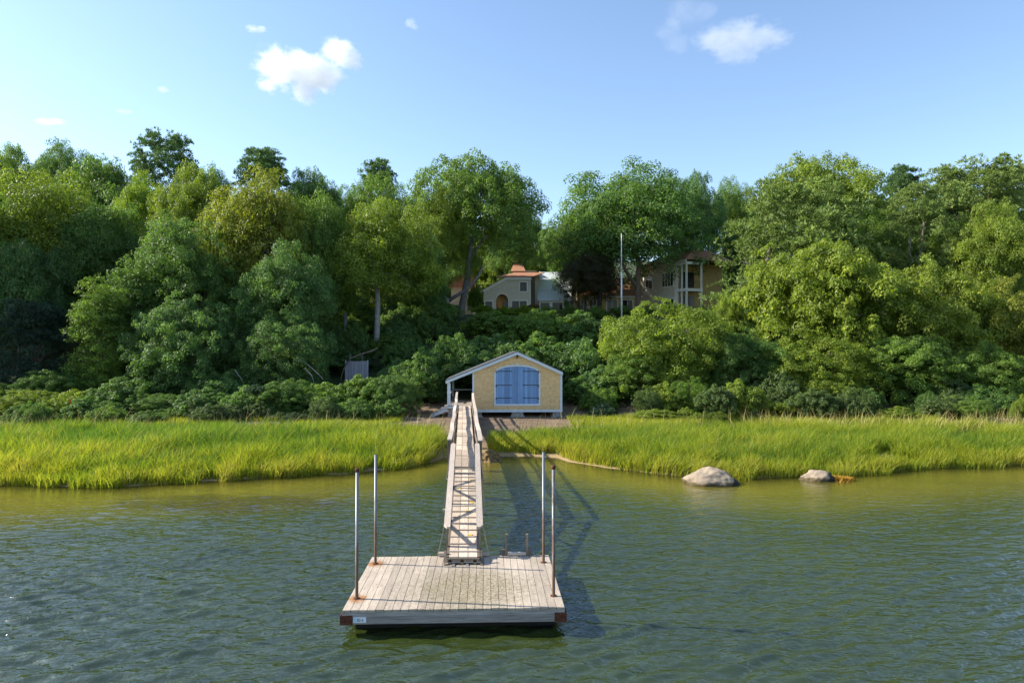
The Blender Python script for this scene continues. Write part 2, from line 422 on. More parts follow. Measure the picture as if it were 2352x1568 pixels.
sg = lpart('sign', MB().box(.185, .40, -.03, -.0225, FZ - .205, FZ - .115), M_SIGN, fl)
lpart('emblem', MB().box(.192, .235, -.0325, -.0303, FZ - .198, FZ - .125).box(.198, .22, -.0345, -.0328, FZ - .135, FZ - .127), M_SIGNB, sg)
fc = bpy.data.curves.new('number', 'FONT'); fc.body = '83-6'; fc.size = .072; fc.extrude = .001
fo = bpy.data.objects.new('number', fc); COL.objects.link(fo)
dg = bpy.context.evaluated_depsgraph_get(); fme = bpy.data.meshes.new_from_object(fo.evaluated_get(dg)); bpy.data.objects.remove(fo)
fme.materials.clear(); fme.materials.append(M_INK)
no = link('number', fme, sg, (.248, -.032, FZ - .186)); no.rotation_euler = (R(90), 0, 0); no.scale = (.82, 1, 1)
for y0 in (.25, 1.15, 2.05):
    b = MB().tube([(.15, y0 + .3, .06), (FW - .15, y0 + .3, .06)], .2, 12)
    lpart('flotation_drum', b, M_DARK, fl)
for q in ((-2.72, 12.03), (-2.787, 14.0), (.736, 12.16), (.648, 14.09)):
    c_ = FM.inverted() @ Vector((q[0], q[1], 0))
    lpart('pile_collar', MB().tube([(c_.x, c_.y, FZ + .001), (c_.x, c_.y, FZ + .012)], .058, 14), M_RUST, fl)
PILES = [(-2.72, 12.03, 2.69, M_PIPE, 'rust stained steel pipe with a rusty cap, nearest at the left of the float', True),
         (-2.787, 14.0, 2.67, M_PIPE, 'plain galvanised steel pipe at the far left corner of the float', False),
         (.736, 12.16, 2.72, M_PIPER, 'reddish rusty steel pipe with a cap, nearest at the right of the float', True),
         (.648, 14.09, 2.71, M_PIPE, 'plain galvanised steel pipe beside the ladder, far right float corner', False)]
for x, y, z, m, lb, cap in PILES:
    pr = thing('mooring_pile', lb, 'pile', (x, y, tz(x, y) - .1), 'steel piles holding the float')
    part('pipe', MB().tube([(x, y, tz(x, y) - .1), (x, y, z)], .028, 12), m, pr, True)
    if cap: part('cap', MB().tube([(x, y, z - .03), (x, y, z + .035)], .037, 12), M_RUST, pr, True)
    else: part('pipe_end', MB().tube([(x, y, z - .002), (x, y, z + .004)], .022, 12), M_DARK, pr)
ld = thing('boarding_ladder', 'wooden boarding ladder standing up behind the far edge of the float', 'ladder', (.10, 14.58, .1))
for x in (-.12, .32):
    part('side_rail', MB().box(x - .022, x + .022, 14.55, 14.62, -.9, .90), M_POST, ld)
for x in (-.185, .385):
    part('bracket', MB().box(x - .036, x + .036, 14.535, 14.60, .30, .585), M_POST, ld)
for z in (.47, .17, -.13, -.43):
    part('rung', MB().box(-.095, .295, 14.53, 14.64, z, z + .04), M_RAIL, ld)

# ------------------------------------------------------------------ pier and ramp
PA, PB = Vector((-3.03, 43.9, 1.38)), Vector((-1.37, 20.0, 1.40))
pd = (PB - PA); pL = pd.length; pdn = pd.normalized(); px_ = Vector((-pdn.y, pdn.x, 0)).normalized() * -1
if px_.x < 0: px_ = -px_
pier = thing('pier', 'narrow fixed wooden pier with flat cap rails running out from the boathouse', 'pier', PA)
rows = [43.9, 42.0, 40.2, 39.1, 37.6, 36.0, 34.4, 32.4, 30.6, 28.8, 27.4, 25.4, 23.7, 21.9, 20.15]
def pier_at(y, s, dz=0.):
    q = (43.9 - y) / 23.9; c = PA.lerp(PB, q)
    return Vector((c.x + s, y, c.z + dz))
def pier_w(y): return .62 + (.74 - .62) * (y - 20) / 24
for i in range(len(rows) - 1):
    y0, y1 = rows[i] - .012, rows[i + 1] + .012
    for k in range(3):
        a0 = -pier_w(y0) / 2 + pier_w(y0) / 3 * k; a1 = a0 + pier_w(y0) / 3
        b0 = -pier_w(y1) / 2 + pier_w(y1) / 3 * k; b1 = b0 + pier_w(y1) / 3
        g = .006; dz = rnd.uniform(-.006, .006)
        p = [pier_at(y0, a0 + g, dz - .04), pier_at(y0, a1 - g, dz - .04), pier_at(y1, b1 - g, dz - .04), pier_at(y1, b0 + g, dz - .04)]
        part('deck_board', MB().hexa(p + [q + Vector((0, 0, .04)) for q in p]), M_DECK, pier)
for s in (-1, 1):
    part('stringer', MB().bar(pier_at(43.8, s * .30, -.13), pier_at(20.15, s * .24, -.13), .05, .16), M_POST, pier)
py = [43.2, 40.6, 38.0, 35.4, 32.8, 30.2, 27.6, 25.0, 22.4, 20.2]
jit = {}
for s in (-1, 1):
    tops = []
    for i, y in enumerate(py):
        off = s * (.46 - .05 * (43 - y) / 23 + .03) + rnd.uniform(-.025, .025)
        tp = pier_at(y, off, .80 + rnd.uniform(-.02, .02))
        tops.append(tp)
        gz = tz(tp.x, y) - .3
        b = MB().box(tp.x - .05, tp.x + .05, y - .05, y + .05, gz, tp.z - .022)
        part('post', b, M_POST, pier)
        if s == 1:
            x0 = pier_at(y, -.52).x; x1 = pier_at(y, .52).x
            part('cross_beam', MB().box(x0, x1, y - .1, y - .052, 1.07, 1.20), M_POST, pier)
    for i in range(len(py) - 1):
        a, b = tops[i], tops[i + 1]
        if i == len(py) - 2: b = b + (b - a).normalized() * .3
        part('cap_rail', MB().bar(a, b - (b - a).normalized() * .004, .135, .04), M_RAIL, pier)
        part('side_rail', MB().bar(a - Vector((s * .055, 0, .42)), b - Vector((s * .055, 0, .42)), .03, .11), M_POST, pier)
    part('cap_rail', MB().bar(tops[0], tops[0] + Vector((-s * .06 * 0 - .03, .75, .05)), .125, .04), M_RAIL, pier)

RA, RB = Vector((-1.372, 20.1, 1.36)), Vector((-.995, 13.98, .60))
ramp = thing('gangway_ramp', 'cleated wooden gangway sloping from the pier end down onto the float', 'ramp', RB)
def ramp_at(y, s, dz=0.):
    q = (20.1 - y) / 6.12; c = RA.lerp(RB, q)
    return Vector((c.x + s, y, c.z + dz))
for k in range(3):
    w3 = .585 / 3; s0 = -.2925 + k * w3
    for (y0, y1) in ((20.1, 17.03), (17.02, 13.98)):
        p = [ramp_at(y0, s0 + .006, -.035), ramp_at(y0, s0 + w3 - .006, -.035), ramp_at(y1, s0 + w3 - .006, -.035), ramp_at(y1, s0 + .006, -.035)]
        part('deck_board', MB().hexa(p + [q + Vector((0, 0, .035)) for q in p]), M_DECK, ramp)
cy = np.linspace(20.0, 14.22, 16)
for y in cy:
    part('cleat', MB().bar(ramp_at(y, -.29, .0135), ramp_at(y, .29, .0135), .035, .025), M_RAIL, ramp)
rail_z = lambda y: .42 + (.78 - .42) * (y - 14.4) / (19.8 - 14.4)
for s in (-1, 1):
    part('beam', MB().bar(ramp_at(20.05, s * .315, -.065), ramp_at(14.0, s * .315, -.065), .045, .13), M_POST, ramp)
    y0, y1 = 19.85, 14.42
    a, b = ramp_at(y0, s * .345, rail_z(y0)), ramp_at(y1, s * .345, rail_z(y1))
    hw = .068
    ch = .1
    def q(y, sx, up):
        c_ = ramp_at(y, s * .345, rail_z(y)); return (c_.x + sx, c_.y, c_.z + up)
    mb = MB()
    out = [(y0, -hw * .6), (y0, hw * .6), (y0 - .1, hw), (y1 + ch, hw), (y1, hw if s < 0 else hw * .1), (y1, -hw * .1 if s < 0 else -hw), (y1 + ch, -hw), (y0 - .1, -hw)]
    vs = [q(yy, xx, -.02) for yy, xx in out] + [q(yy, xx, .02) for yy, xx in out]
    n = len(out)
    mb._add(vs, [tuple(range(n)), tuple(range(2 * n - 1, n - 1, -1))] + [(i, (i + 1) % n, (i + 1) % n + n, i + n) for i in range(n)])
    part('cap_rail', mb, M_RAIL, ramp)
    ps = [19.6, 18.35, 17.1, 15.8, 14.5]
    for y in ps:
        f = ramp_at(y, s * .345, -.16); tpp = ramp_at(y, s * .345, rail_z(y) - .022)
        part('post', MB().box(f.x - .02, f.x + .02, y - .04, y + .04, f.z, tpp.z), M_POST, ramp)
    for i in range(4):
        ya, yb = (ps[i], ps[i + 1])
        lo, hi = (ya, yb) if i % 2 else (yb, ya)
        part('diagonal_brace', MB().bar(ramp_at(lo, s * .345, -.02), ramp_at(hi, s * .345, rail_z(hi) - .05), .03, .075), M_POST, ramp)
    for y in (19.55, 17.1, 14.52):
        tip = ramp_at(y, s * .53, -.135); tp = ramp_at(y + .05, s * .405, rail_z(y) - .01)
        part('strut', MB().bar(tip, tp, .022, .022, (0, 1, 0)), M_RAIL, ramp)
    sk = [ramp_at(14.12, s * .37, .06), ramp_at(14.06, s * .37, -.02), ramp_at(14.0, s * .37, -.1), ramp_at(13.9, s * .37, -.135)]
    part('skid_foot', MB().bar(sk[0], sk[1], .05, .05, (0, 1, 0)).bar(sk[1], sk[2], .05, .055, (0, 1, 0)).bar(sk[2], sk[3], .05, .03), M_POST, ramp)
    tb = ramp_at(13.98, s * .14 - .05, -.16)
    part('tongue_plate', MB().hexa([(tb.x - .03, 13.84, .452), (tb.x + .03, 13.84, .452), (tb.x + .03, 13.98, .47), (tb.x - .03, 13.98, .47),
                                    (tb.x - .03, 13.84, .46), (tb.x + .03, 13.84, .46), (tb.x + .03, 13.98, .48), (tb.x - .03, 13.98, .48)]), M_STEEL, ramp)
for y in (19.55, 17.1, 14.52):
    part('outrigger', MB().bar(ramp_at(y, -.54, -.165), ramp_at(y, .54, -.165), .10, .06), M_RAIL, ramp)
part('end_board', MB().bar(ramp_at(13.955, -.33, -.05), ramp_at(13.955, .33, -.05), .03, .07), M_POST, ramp)
part('axle', MB().bar(ramp_at(13.97, -.37, -.1), ramp_at(13.97, .37, -.1), .03, .03), M_STEEL, ramp)
for s in (-.27, -.02, .24):
    part('joist_end', MB().box(ramp_at(13.96, s).x - .035, ramp_at(13.96, s).x + .035, 13.94, 14.1, .46, .545), M_POST, ramp)

# ------------------------------------------------------------------ boathouse
BY = 44.0
kx = BY / F
def bx(u): return (u - 1176) * kx
def bz(v): return ZV(v, BY)
x0, x1 = bx(1086), bx(1291); apx = bx(1188); apz = bz(806)
reave = bz(853); xr = bx(1292.5); xl = bx(1024.5); leave = bz(872)
slL = (apz - leave) / (apx - xl); slR = (apz - reave) / (xr - apx)
def roof_z(x): return apz - (apx - x) * slL if x < apx else apz - (x - apx) * slR
zs0, zs1 = bz(946), bz(940.8)
BD = 6.6
bh = thing('boathouse', 'cedar shingled boathouse with blue arched double doors and a side porch', 'boathouse', (apx, BY, tz(apx, BY)))
bh.rotation_euler = (0, 0, R(2.4))
wall = [(x0, zs0), (x1, zs0), (x1, roof_z(x1) - .15), (apx, apz - .15), (x0, roof_z(x0) - .15)]
wo = part('wall', MB().prism(wall, BY + .03, BY + BD), M_SHIN, bh)
dx0, dx1, dz0, dz1, dsp = bx(1139), bx(1237.5), bz(926.5), bz(841.5), bz(858)
dcx = (dx0 + dx1) / 2; dr = (dx1 - dx0) / 2
def arch_z(x, grow=0.):
    q = max(-1, min(1, (x - dcx) / (dr + grow))); return dsp + (dz1 + grow - dsp) * math.sqrt(max(0, 1 - abs(q) ** 2.4))
# shingles, each a wedge
V = []; Fc = []; Tn = []
ex = .108; zrow = zs1; r = 0
while zrow < apz - .2:
    zm = zrow + ex / 2
    xa = max(x0 + .1, apx - (apz - .15 - zm) / slL) if True else x0
    xb = min(x1 - .1, apx + (apz - .15 - zm) / slR)
    spans = [(xa, xb)]
    if dz0 - .12 < zm < dz1 + .02:
        hw = dr + .05
        if zm > dsp:
            hw = (dr + .05) * max(0., 1 - ((zm - dsp) / (dz1 + .05 - dsp)) ** 2.4) ** (1 / 2.4)
        spans = [(xa, dcx - hw), (dcx + hw, xb)]
    for a, b in spans:
        x = a - rnd.uniform(0, .08)
        while x < b:
            wdt = rnd.uniform(.08, .19); e0, e1 = max(x, a), min(x + wdt - .006, b)
            if e1 - e0 > .015:
                dzz = rnd.uniform(-.006, .006); th = rnd.uniform(.018, .032); i = len(V)
                V += [(e0, BY + .029 - th, zrow + dzz), (e1, BY + .029 - th, zrow + dzz), (e1, BY + .027, zrow + ex * 1.25), (e0, BY + .027, zrow + ex * 1.25),
                      (e0, BY + .029, zrow + dzz), (e1, BY + .029, zrow + dzz)]
                Fc += [(i, i + 1, i + 2, i + 3), (i + 4, i + 5, i + 1, i), (i + 4, i, i + 3, i + 3), (i + 1, i + 5, i + 2, i + 2)][:2] 
                tn = rnd.betavariate(2, 3); Tn += [tn, tn]
            x += wdt
    zrow += ex; r += 1
V = np.array(V) - np.array(root_loc(bh)); me = np_mesh('shingle', V, np.array(Fc), M_SHIN, np.array(Tn))
o = link('shingle', me, bh); o['kind'] = 'stuff'
part('corner_board', MB().box(x0 - .02, x0 + .1, BY - .012, BY + .09, zs1, roof_z(x0 + .1) - .16), M_TRIM, bh)
part('corner_board', MB().box(x1 - .11, x1 + .02, BY - .012, BY + .09, zs1, roof_z(x1) - .16), M_TRIM, bh)
part('sill_board', MB().box(x0 - .03, x1 + .03, BY - .03, BY + .12, zs0, zs1), M_TRIM, bh)
# roof slabs with courses
def slab(xa, xb, y0, y1, t0, t1):
    return MB().prism([(xa, roof_z(xa) + t0), (xb, roof_z(xb) + t0), (xb, roof_z(xb) + t1), (xa, roof_z(xa) + t1)], y0, y1)
rf = part('roof', slab(xl, apx, BY - .22, BY + BD + .2, -.04, .0), M_ROOFG, bh)
part('roof', slab(apx, xr, BY - .22, BY + BD + .2, -.04, .0), M_ROOFG, bh)
mb = MB(); n = 34
for sgn, xe in ((-1, xl), (1, xr)):
    L = abs(xe - apx)
    for i in range(n if sgn < 0 else 22):
        nn = n if sgn < 0 else 22
        xa = apx + sgn * L * i / nn; xb = apx + sgn * L * (i + 1) / nn
        za, zb = roof_z(xa) + .004, roof_z(xb) + .016
        p = [(xa, za), (xb, zb), (xb, zb - .012), (xa, za - .003)]
        y = BY - .24
        while y < BY + BD + .2:
            y2 = min(y + rnd.uniform(.5, .9), BY + BD + .22)
            dz = rnd.uniform(0, .005)
            mb.prism([(a, b + dz) for a, b in p], y, y2 - .01); y = y2
part('roof_shingle', mb, M_ROOFG, bh, stuff=True)
def rake(xa, xb):
    return MB().prism([(xa, roof_z(xa) - .235), (xb, roof_z(xb) - .235), (xb, roof_z(xb) - .042), (xa, roof_z(xa) - .042)], BY - .2, BY - .16)
part('rake_board', rake(xl, apx - .001), M_TRIM, bh); part('rake_board', rake(apx + .001, xr), M_TRIM, bh)
part('soffit', MB().prism([(x0, roof_z(x0) - .235), (apx, apz - .235), (apx, apz - .15), (x0, roof_z(x0) - .15)], BY - .158, BY + .02), M_TRIM, bh)
part('soffit', MB().prism([(apx, apz - .235), (x1, roof_z(x1) - .235), (x1, roof_z(x1) - .15), (apx, apz - .15)], BY - .158, BY + .02), M_TRIM, bh)
# door trim (arched), keystone
mb = MB(); N = 24
for i in range(N):
    a0 = dx0 - 0 + (dx1 - dx0) * i / N; a1 = dx0 + (dx1 - dx0) * (i + 1) / N
    g = .105
    o0 = dcx + (a0 - dcx) * (dr + g) / dr; o1 = dcx + (a1 - dcx) * (dr + g) / dr
    mb.prism([(a0, arch_z(a0)), (a1, arch_z(a1)), (o1, arch_z(o1, g)), (o0, arch_z(o0, g))], BY - .03, BY + .02)
part('door_arch', mb, M_TRIM, bh)
part('door_jamb', MB().box(dx0 - .105, dx0, BY - .03, BY + .02, dz0 - .02, dsp), M_TRIM, bh)
part('door_jamb', MB().box(dx1, dx1 + .105, BY - .03, BY + .02, dz0 - .02, dsp), M_TRIM, bh)
part('door_sill', MB().box(dx0 - .105, dx1 + .105, BY - .05, BY + .02, dz0 - .14, dz0 - .02), M_TRIM, bh)
part('keystone', MB().prism([(dcx - .045, dz1 + .02), (dcx + .045, dz1 + .02), (dcx + .065, dz1 + .22), (dcx - .065, dz1 + .22)], BY - .045, BY + .0), M_TRIM, bh)
for s in (-1, 1):
    base = MB(); K = 10
    pts = [(dcx + s * .008, dz0 - .015)] + [(dcx + s * .008 + s * (dr - .012) * i / K, arch_z(dcx + s * .008 + s * (dr - .012) * i / K) - .01) for i in range(K + 1)] + [(dcx + s * (dr - .004), dz0 - .015)]
    dr_o = part('door', MB().prism(pts, BY + .004, BY + .018), M_BLUE, bh)
    edges = [.0, .115, .23, .36, .50, .64, .78, .91, 1.0]
    edges = [.0, .12, .25, .345, .47, .60, .735, .87, .99]
    for i in range(8):
        e0 = dcx + s * (.012 + (dr - .014) * edges[i]); e1 = dcx + s * (.012 + (dr - .014) * edges[i + 1])
        a, b = min(e0, e1) + .010, max(e0, e1) - .010
        pr = .012 if i < 2 else 0
        ptsx = [(a, dz0)] + [(a + (b - a) * j / 3, arch_z(a + (b - a) * j / 3) - .015) for j in range(4)] + [(b, dz0)]
        part('plank', MB().prism(ptsx, BY - .014 - pr, BY + .003), M_BLUE, dr_o)
    for v in (852.3, 884, 913.5):
        z = bz(v); xo = dcx + s * (dr - .02); xi = dcx + s * (dr - .98)
        part('hinge', MB().box(min(xo, xi), max(xo, xi), BY - .03, BY - .0145, z - .02, z + .02)
             .box(xo - .03, xo + .03, BY - .055, BY - .031, z - .12, z + .02).tube([(xi, BY - .032, z), (xi, BY - .0265, z)], .035, 10), M_IRON, dr_o)
part('gable_lamp', MB().box(apx - .05, apx + .05, BY - .14, BY - .0, apz - .36, apz - .25).tube([(apx, BY - .1, apz - .45), (apx, BY - .1, apz - .36)], [.07, .04], 10), M_IRON, bh)
# porch on the left
zp = 1.38
xp0, xp1 = bx(1028), x0 - .02
mb = MB(); nb_ = 44
for i in range(nb_):
    y0 = BY + .05 + i * (BD - .1) / nb_; mb = MB().box(xp0, xp1, y0 + .003, y0 + (BD - .1) / nb_ - .003, zp - .04, zp)
    part('porch_board', mb, M_FASCIA, bh)
part('porch_post', MB().box(xp0, xp0 + .2, BY - .02, BY + .16, zp, roof_z(xp0) - .24), M_TRIM, bh)
part('porch_post', MB().box(xp0, xp0 + .16, BY + BD - .2, BY + BD - .04, zp, roof_z(xp0) - .05), M_TRIM, bh)
part('porch_beam', MB().box(xp0, xp1, BY - .03, BY + .045, zp - .20, zp - .05), M_TRIM, bh)
part('porch_beam', MB().box(xp0 + .02, xp0 + .14, BY + .17, BY + BD - .21, roof_z(xp0) - .22, roof_z(xp0) - .05), M_TRIM, bh)
part('porch_rail', MB().box(xp0 + .17, xp1, BY + BD - .16, BY + BD - .08, zp + .62, zp + .70), M_TRIM, bh)
part('porch_rail', MB().box(xp0 + .04, xp0 + .12, BY + 1.6, BY + BD - .21, zp + .62, zp + .70), M_TRIM, bh)
def pad(u0, u1, ya, yb, zt):
    a, b = bx(u0), bx(u1); g = tz((a + b) / 2, ya)
    return MB().hexa([(a - .06, ya - .05, g - .2), (b + .06, ya - .05, g - .2), (b + .06, yb, g - .2), (a - .06, yb, g - .2), (a, ya, zt), (b, ya, zt), (b, yb, zt), (a, yb, zt)]) \
        .box(a - .09, b + .09, ya - .09, yb + .04, g - .2, g + .06)
for u0, u1, ya, zt in ((1031, 1044, BY + .05, zp - .2), (1096, 1106, BY + .15, zs0), (1176, 1202, BY + .05, zs0), (1271, 1291, BY + .05, zs0), (1031, 1044, BY + 5.6, zp - .05), (1176, 1202, BY + 5.6, zs0), (1271, 1291, BY + 5.6, zs0)):
    part('footing', pad(u0, u1, ya, ya + .6, zt - .002), M_CONC, bh)
# steps up to the porch
st = [(bx(1030), zp)]
ns = 5; xs_ = bx(991); gz = tz(xs_, BY + .6); rise = (zp - gz) / (ns + .3); run = (bx(1029) - xs_) / ns
steps = thing('porch_steps', 'five brown wooden steps with pale stringers left of the porch', 'steps', (bx(1010), BY + .6, gz))
for s in (BY + .1, BY + 1.2):
    part('stringer', MB().prism([(xs_ - .1, gz - .02), (xs_ + .18, gz - .02), (xp0 - .005, zp - .38), (xp0 - .005, zp - .04)], s, s + .05), M_TRIM, steps)
for i in range(ns):
    xa = xs_ + i * run; z = gz + (i + 1) * rise
    part('tread', MB().box(xa - .02, xa + run + .03, BY + .06, BY + 1.29, z - .05, z), M_DECK, steps)
    if i: part('riser', MB().box(xa, xa + .02, BY + .152, BY + 1.198, z - rise, z - .052), M_TRIM, steps)
    part('riser_block', MB().box(xa + .02, xa + run, BY + .1 - .003, BY + .1 + .04, z - rise * .9, z - .052), M_TRIM, steps)
piv = Vector((apx, BY, 0)); steps.location = piv + Matrix.Rotation(R(2.4), 3, 'Z') @ (Vector(steps.location) - piv); steps.rotation_euler = (0, 0, R(2.4))
# ------------------------------------------------------------------ rocks
def rock(label, x, y, w, h, dpt, m, seed, lump=.25):
    bm = bmesh.new(); bmesh.ops.create_icosphere(bm, subdivisions=5, radius=1)
    from mathutils import noise as mn
    for v in bm.verts:
        p = v.co.copy()
        n = mn.noise(p * .9 + Vector((seed, 0, 0))) * lump + mn.noise(p * 2.3 + Vector((0, seed, 0))) * lump * .5 + mn.noise(p * 6 + Vector((0, 0, seed))) * .05 + mn.noise(p * 14 + Vector((seed, 0, seed))) * .022 - .06 * max(0, .12 - abs(mn.noise(p * 2.0 + Vector((seed, seed, 0))))) / .12 * .6
        v.co = p * (1 + n)
        if v.co.z < 0: v.co.z *= .6
    bmesh.ops.scale(bm, vec=(w / 2, dpt / 2, h), verts=bm.verts)
    me = bpy.data.meshes.new('boulder'); bm.to_mesh(me); bm.free(); me.materials.append(m)
    me.polygons.foreach_set('use_smooth', [True] * len(me.polygons))
    return tag(link('boulder', me, None, (x, y, -.05)), label, 'boulder')
def m_rock(name, dark):
    t = NT(name); p = t.pos(); o = t.coords()
    z = t.n('ShaderNodeSeparateXYZ', {0: p}).outputs[2]; ox = t.n('ShaderNodeSeparateXYZ', {0: o}).outputs[0]
    n = t.noise(p, 3, 6, .65); n2 = t.noise(p, 14, 5, .7)
    c = t.mix(t.ramp(n.outputs[0], .35, .7), (.33, .26, .185), (.24, .19, .14))
    c = t.mix(t.ramp(n2.outputs[0], .55, .75), c, (.22, .18, .14))
    wetl = t.ramp(t.math('ADD', z, t.math('MULTIPLY', t.math('SUBTRACT', n.outputs[0], .5), .3)), .17, .07)
    c = t.mix(wetl, c, (.085, .065, .032))
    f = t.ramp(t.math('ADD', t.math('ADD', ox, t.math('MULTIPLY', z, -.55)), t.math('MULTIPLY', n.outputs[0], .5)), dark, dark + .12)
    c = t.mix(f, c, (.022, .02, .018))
    return t.done(t.pbr(c, .85, t.bump(n2.outputs[0], .6, .03), 0, .3))
rock('broad rounded tan boulder at the marsh edge, the larger of two', XU(1632, 25.0), 25.0, 1.9, .60, 1.4, m_rock('boulder_tan', .72), 3.1)
rock('small rounded tan boulder beside yellow weed, right of the large one', XU(1872, 25.7), 25.7, 1.25, .40, 1.0, m_rock('boulder_tan_small', .42), 8.4)
t_ = m_plain('brown_rock', (.26, .17, .075), .9, scale=8, second=(.10, .065, .03), bump=.8)
rock('craggy brown rock at the waterline beside the pier', XU(1128, 30.0), 30.0, .95, .52, .8, t_, 12.7, .55)

# ------------------------------------------------------------------ marsh grass
def blades(x, y, hgt, wid, lean, seed, z0=None):
    g = np.random.default_rng(seed); n = len(x)
    z = terrain(x, y) - .03 if z0 is None else z0
    az_ = g.uniform(0, 2 * np.pi, n)
    dx = np.cos(az_); dy = np.sin(az_)
    swirl = (vnoise(x * .45 + 7, y * .45, 21) - .35) * 1.0
    lx = lean * (.75 * swirl + .38 * g.normal(size=n)) * hgt; ly = lean * (.30 * g.normal(size=n) - .08) * hgt
    wx_, wy_ = dx * wid / 2, dy * wid / 2
    b = np.stack([x, y, z], 1)
    v = np.empty((n, 5, 3))
    v[:, 0] = b - np.stack([wx_, wy_, 0 * x], 1); v[:, 1] = b + np.stack([wx_, wy_, 0 * x], 1)
    m_ = b + np.stack([lx * .32, ly * .32, hgt * .58], 1)
    v[:, 2] = m_ + np.stack([wx_, wy_, 0 * x], 1) * .75; v[:, 3] = m_ - np.stack([wx_, wy_, 0 * x], 1) * .75
    v[:, 4] = b + np.stack([lx, ly, hgt], 1)
    return v
def grass_mesh(name, v, tint, m):
    n = len(v); i = np.arange(n)[:, None] * 5
    me = bpy.data.meshes.new(name)
    me.vertices.add(n * 5); me.vertices.foreach_set('co', v.astype(np.float32).ravel())
    loops = np.concatenate([i + np.array([[0, 1, 2, 3]]), i + np.array([[3, 2, 4]])], 1).ravel()
    me.loops.add(n * 7); me.loops.foreach_set('vertex_index', loops.astype(np.int32))
    ls = (np.arange(n)[:, None] * 7 + np.array([[0, 4]])).ravel()
    me.polygons.add(n * 2); me.polygons.foreach_set('loop_start', ls.astype(np.int32))
    a = me.attributes.new('tint', 'FLOAT', 'FACE'); a.data.foreach_set('value', np.repeat(tint, 2).astype(np.float32))
    me.update(calc_edges=True); me.materials.append(m); return me
t = NT('marsh_grass_blade')
f = t.n('ShaderNodeAttribute', attribute_name='tint').outputs['Fac']
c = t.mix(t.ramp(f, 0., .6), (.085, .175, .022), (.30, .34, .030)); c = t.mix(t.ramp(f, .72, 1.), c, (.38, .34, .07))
M_GRASS = t.done(t.n('ShaderNodeMixShader', {0: .5, 1: t.pbr(c, .55, None, 0, .25), 2: t.n('ShaderNodeBsdfTranslucent', {'Color': t.mix(1., c, (1.35, 1.35, .7), 'MULTIPLY')})}))
def marsh(name, xa, xb, n, seed, back, front_off):
    g = np.random.default_rng(seed)
    x = g.uniform(xa, xb, n * 3); y = g.uniform(23.5, 41, n * 3)
    s0 = shore(x) + front_off(x); bk = back(x)
    # thicker along the water's edge than in the middle
    keep = (y > s0 - .7) & (y < bk + (vnoise(x * .8, y * 0, 9) - .5) * 1.4)
    keep &= g.random(n * 3) < np.where(y < s0 + 1.6, 1.0, .72)
    keep &= (vnoise(x * .9, y * 1.3, 44) > .17) & (y > s0 + (vnoise(x * 1.7, x * 0, 45) - .85) * .75)
    x, y, s0 = x[keep][:n], y[keep][:n], s0[keep][:n]
    cl = vnoise(x * 1.5, y * 1.5, 31); big = vnoise(x * .33 + 3, y * .5, 17)
    e = sstep((y - s0) / 1.8)
    h = (.60 + .24 * e) * (.72 + .46 * cl) * g.uniform(.6, 1.25, len(x)) * (.84 + .32 * big)
    h *= 1 - .22 * sstep((y - 32) / 3.5)
    tint = np.clip(.30 + .42 * (1 - e) + .42 * (big - .5) + .5 * (cl - .5) + g.normal(0, .2, len(x)) - .35 * sstep((y - s0 - 2.5) / 2) * sstep((-6 - x) / 5), 0, .93)  # rear-left darkening puts tree shade into the tint, along with a greener species
    tint = np.where(g.random(len(x)) < .03 + .16 * sstep((vnoise(x * .55, y * .8, 46) - .6) / .2), 1., tint)
    v = blades(x, y, h, .027, 1.0, seed + 1)
    return v, tint
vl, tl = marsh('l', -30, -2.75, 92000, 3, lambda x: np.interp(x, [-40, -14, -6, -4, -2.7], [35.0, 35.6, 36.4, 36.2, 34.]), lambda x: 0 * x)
keep = ~((vl[:, 0, 0] > -3.3) & (rng.random(len(vl)) < .6)); vl, tl = vl[keep], tl[keep]
keep = vl[:, 0, 0] < -3.25 - np.maximum(0, vl[:, 0, 1] - 30) * .1 + (vnoise(vl[:, 0, 1] * 1.5, vl[:, 0, 1] * 0, 8) - .5) * .5
keep |= (rng.random(len(vl)) < .25) & (vl[:, 0, 1] < 34)
vl, tl = vl[keep], tl[keep]
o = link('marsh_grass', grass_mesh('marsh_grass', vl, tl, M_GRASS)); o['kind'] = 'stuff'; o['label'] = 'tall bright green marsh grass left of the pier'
vr, tr_ = marsh('r', -1.15, 32, 104000, 5, lambda x: np.interp(x, [-1.2, 0, 3, 8, 14, 40], [35.4, 35.6, 35.8, 35.8, 36.8, 38]), lambda x: np.interp(x, [-1.2, 1.9, 2.6, 3.2], [.9, .7, .2, 0.]))
o = link('marsh_grass', grass_mesh('marsh_grass', vr, tr_, M_GRASS)); o['kind'] = 'stuff'; o['label'] = 'tall bright green marsh grass right of the pier'
# tall seed stalks at the back of both marshes
g = np.random.default_rng(77)
x = np.concatenate([g.uniform(12.5, 30, 900), g.uniform(-28, -3.5, 600), g.uniform(0, 13, 160)])
y = np.where(x > 0, g.uniform(34.6, 37.4, len(x)), g.uniform(33.5, 36.5, len(x)))
v = blades(x, y, g.uniform(.8, 1.45, len(x)), .026, .7, 78)
t = NT('seed_stalk'); f = t.n('ShaderNodeAttribute', attribute_name='tint').outputs['Fac']
M_STALK = t.done(t.pbr(t.mix(f, (.22, .22, .05), (.40, .30, .13)), .7))
o = link('seed_stalks', grass_mesh('seed_stalks', v, g.random(len(x)), M_STALK)); o['kind'] = 'stuff'; o['label'] = 'tall tan seed stalks along the back of the marsh'
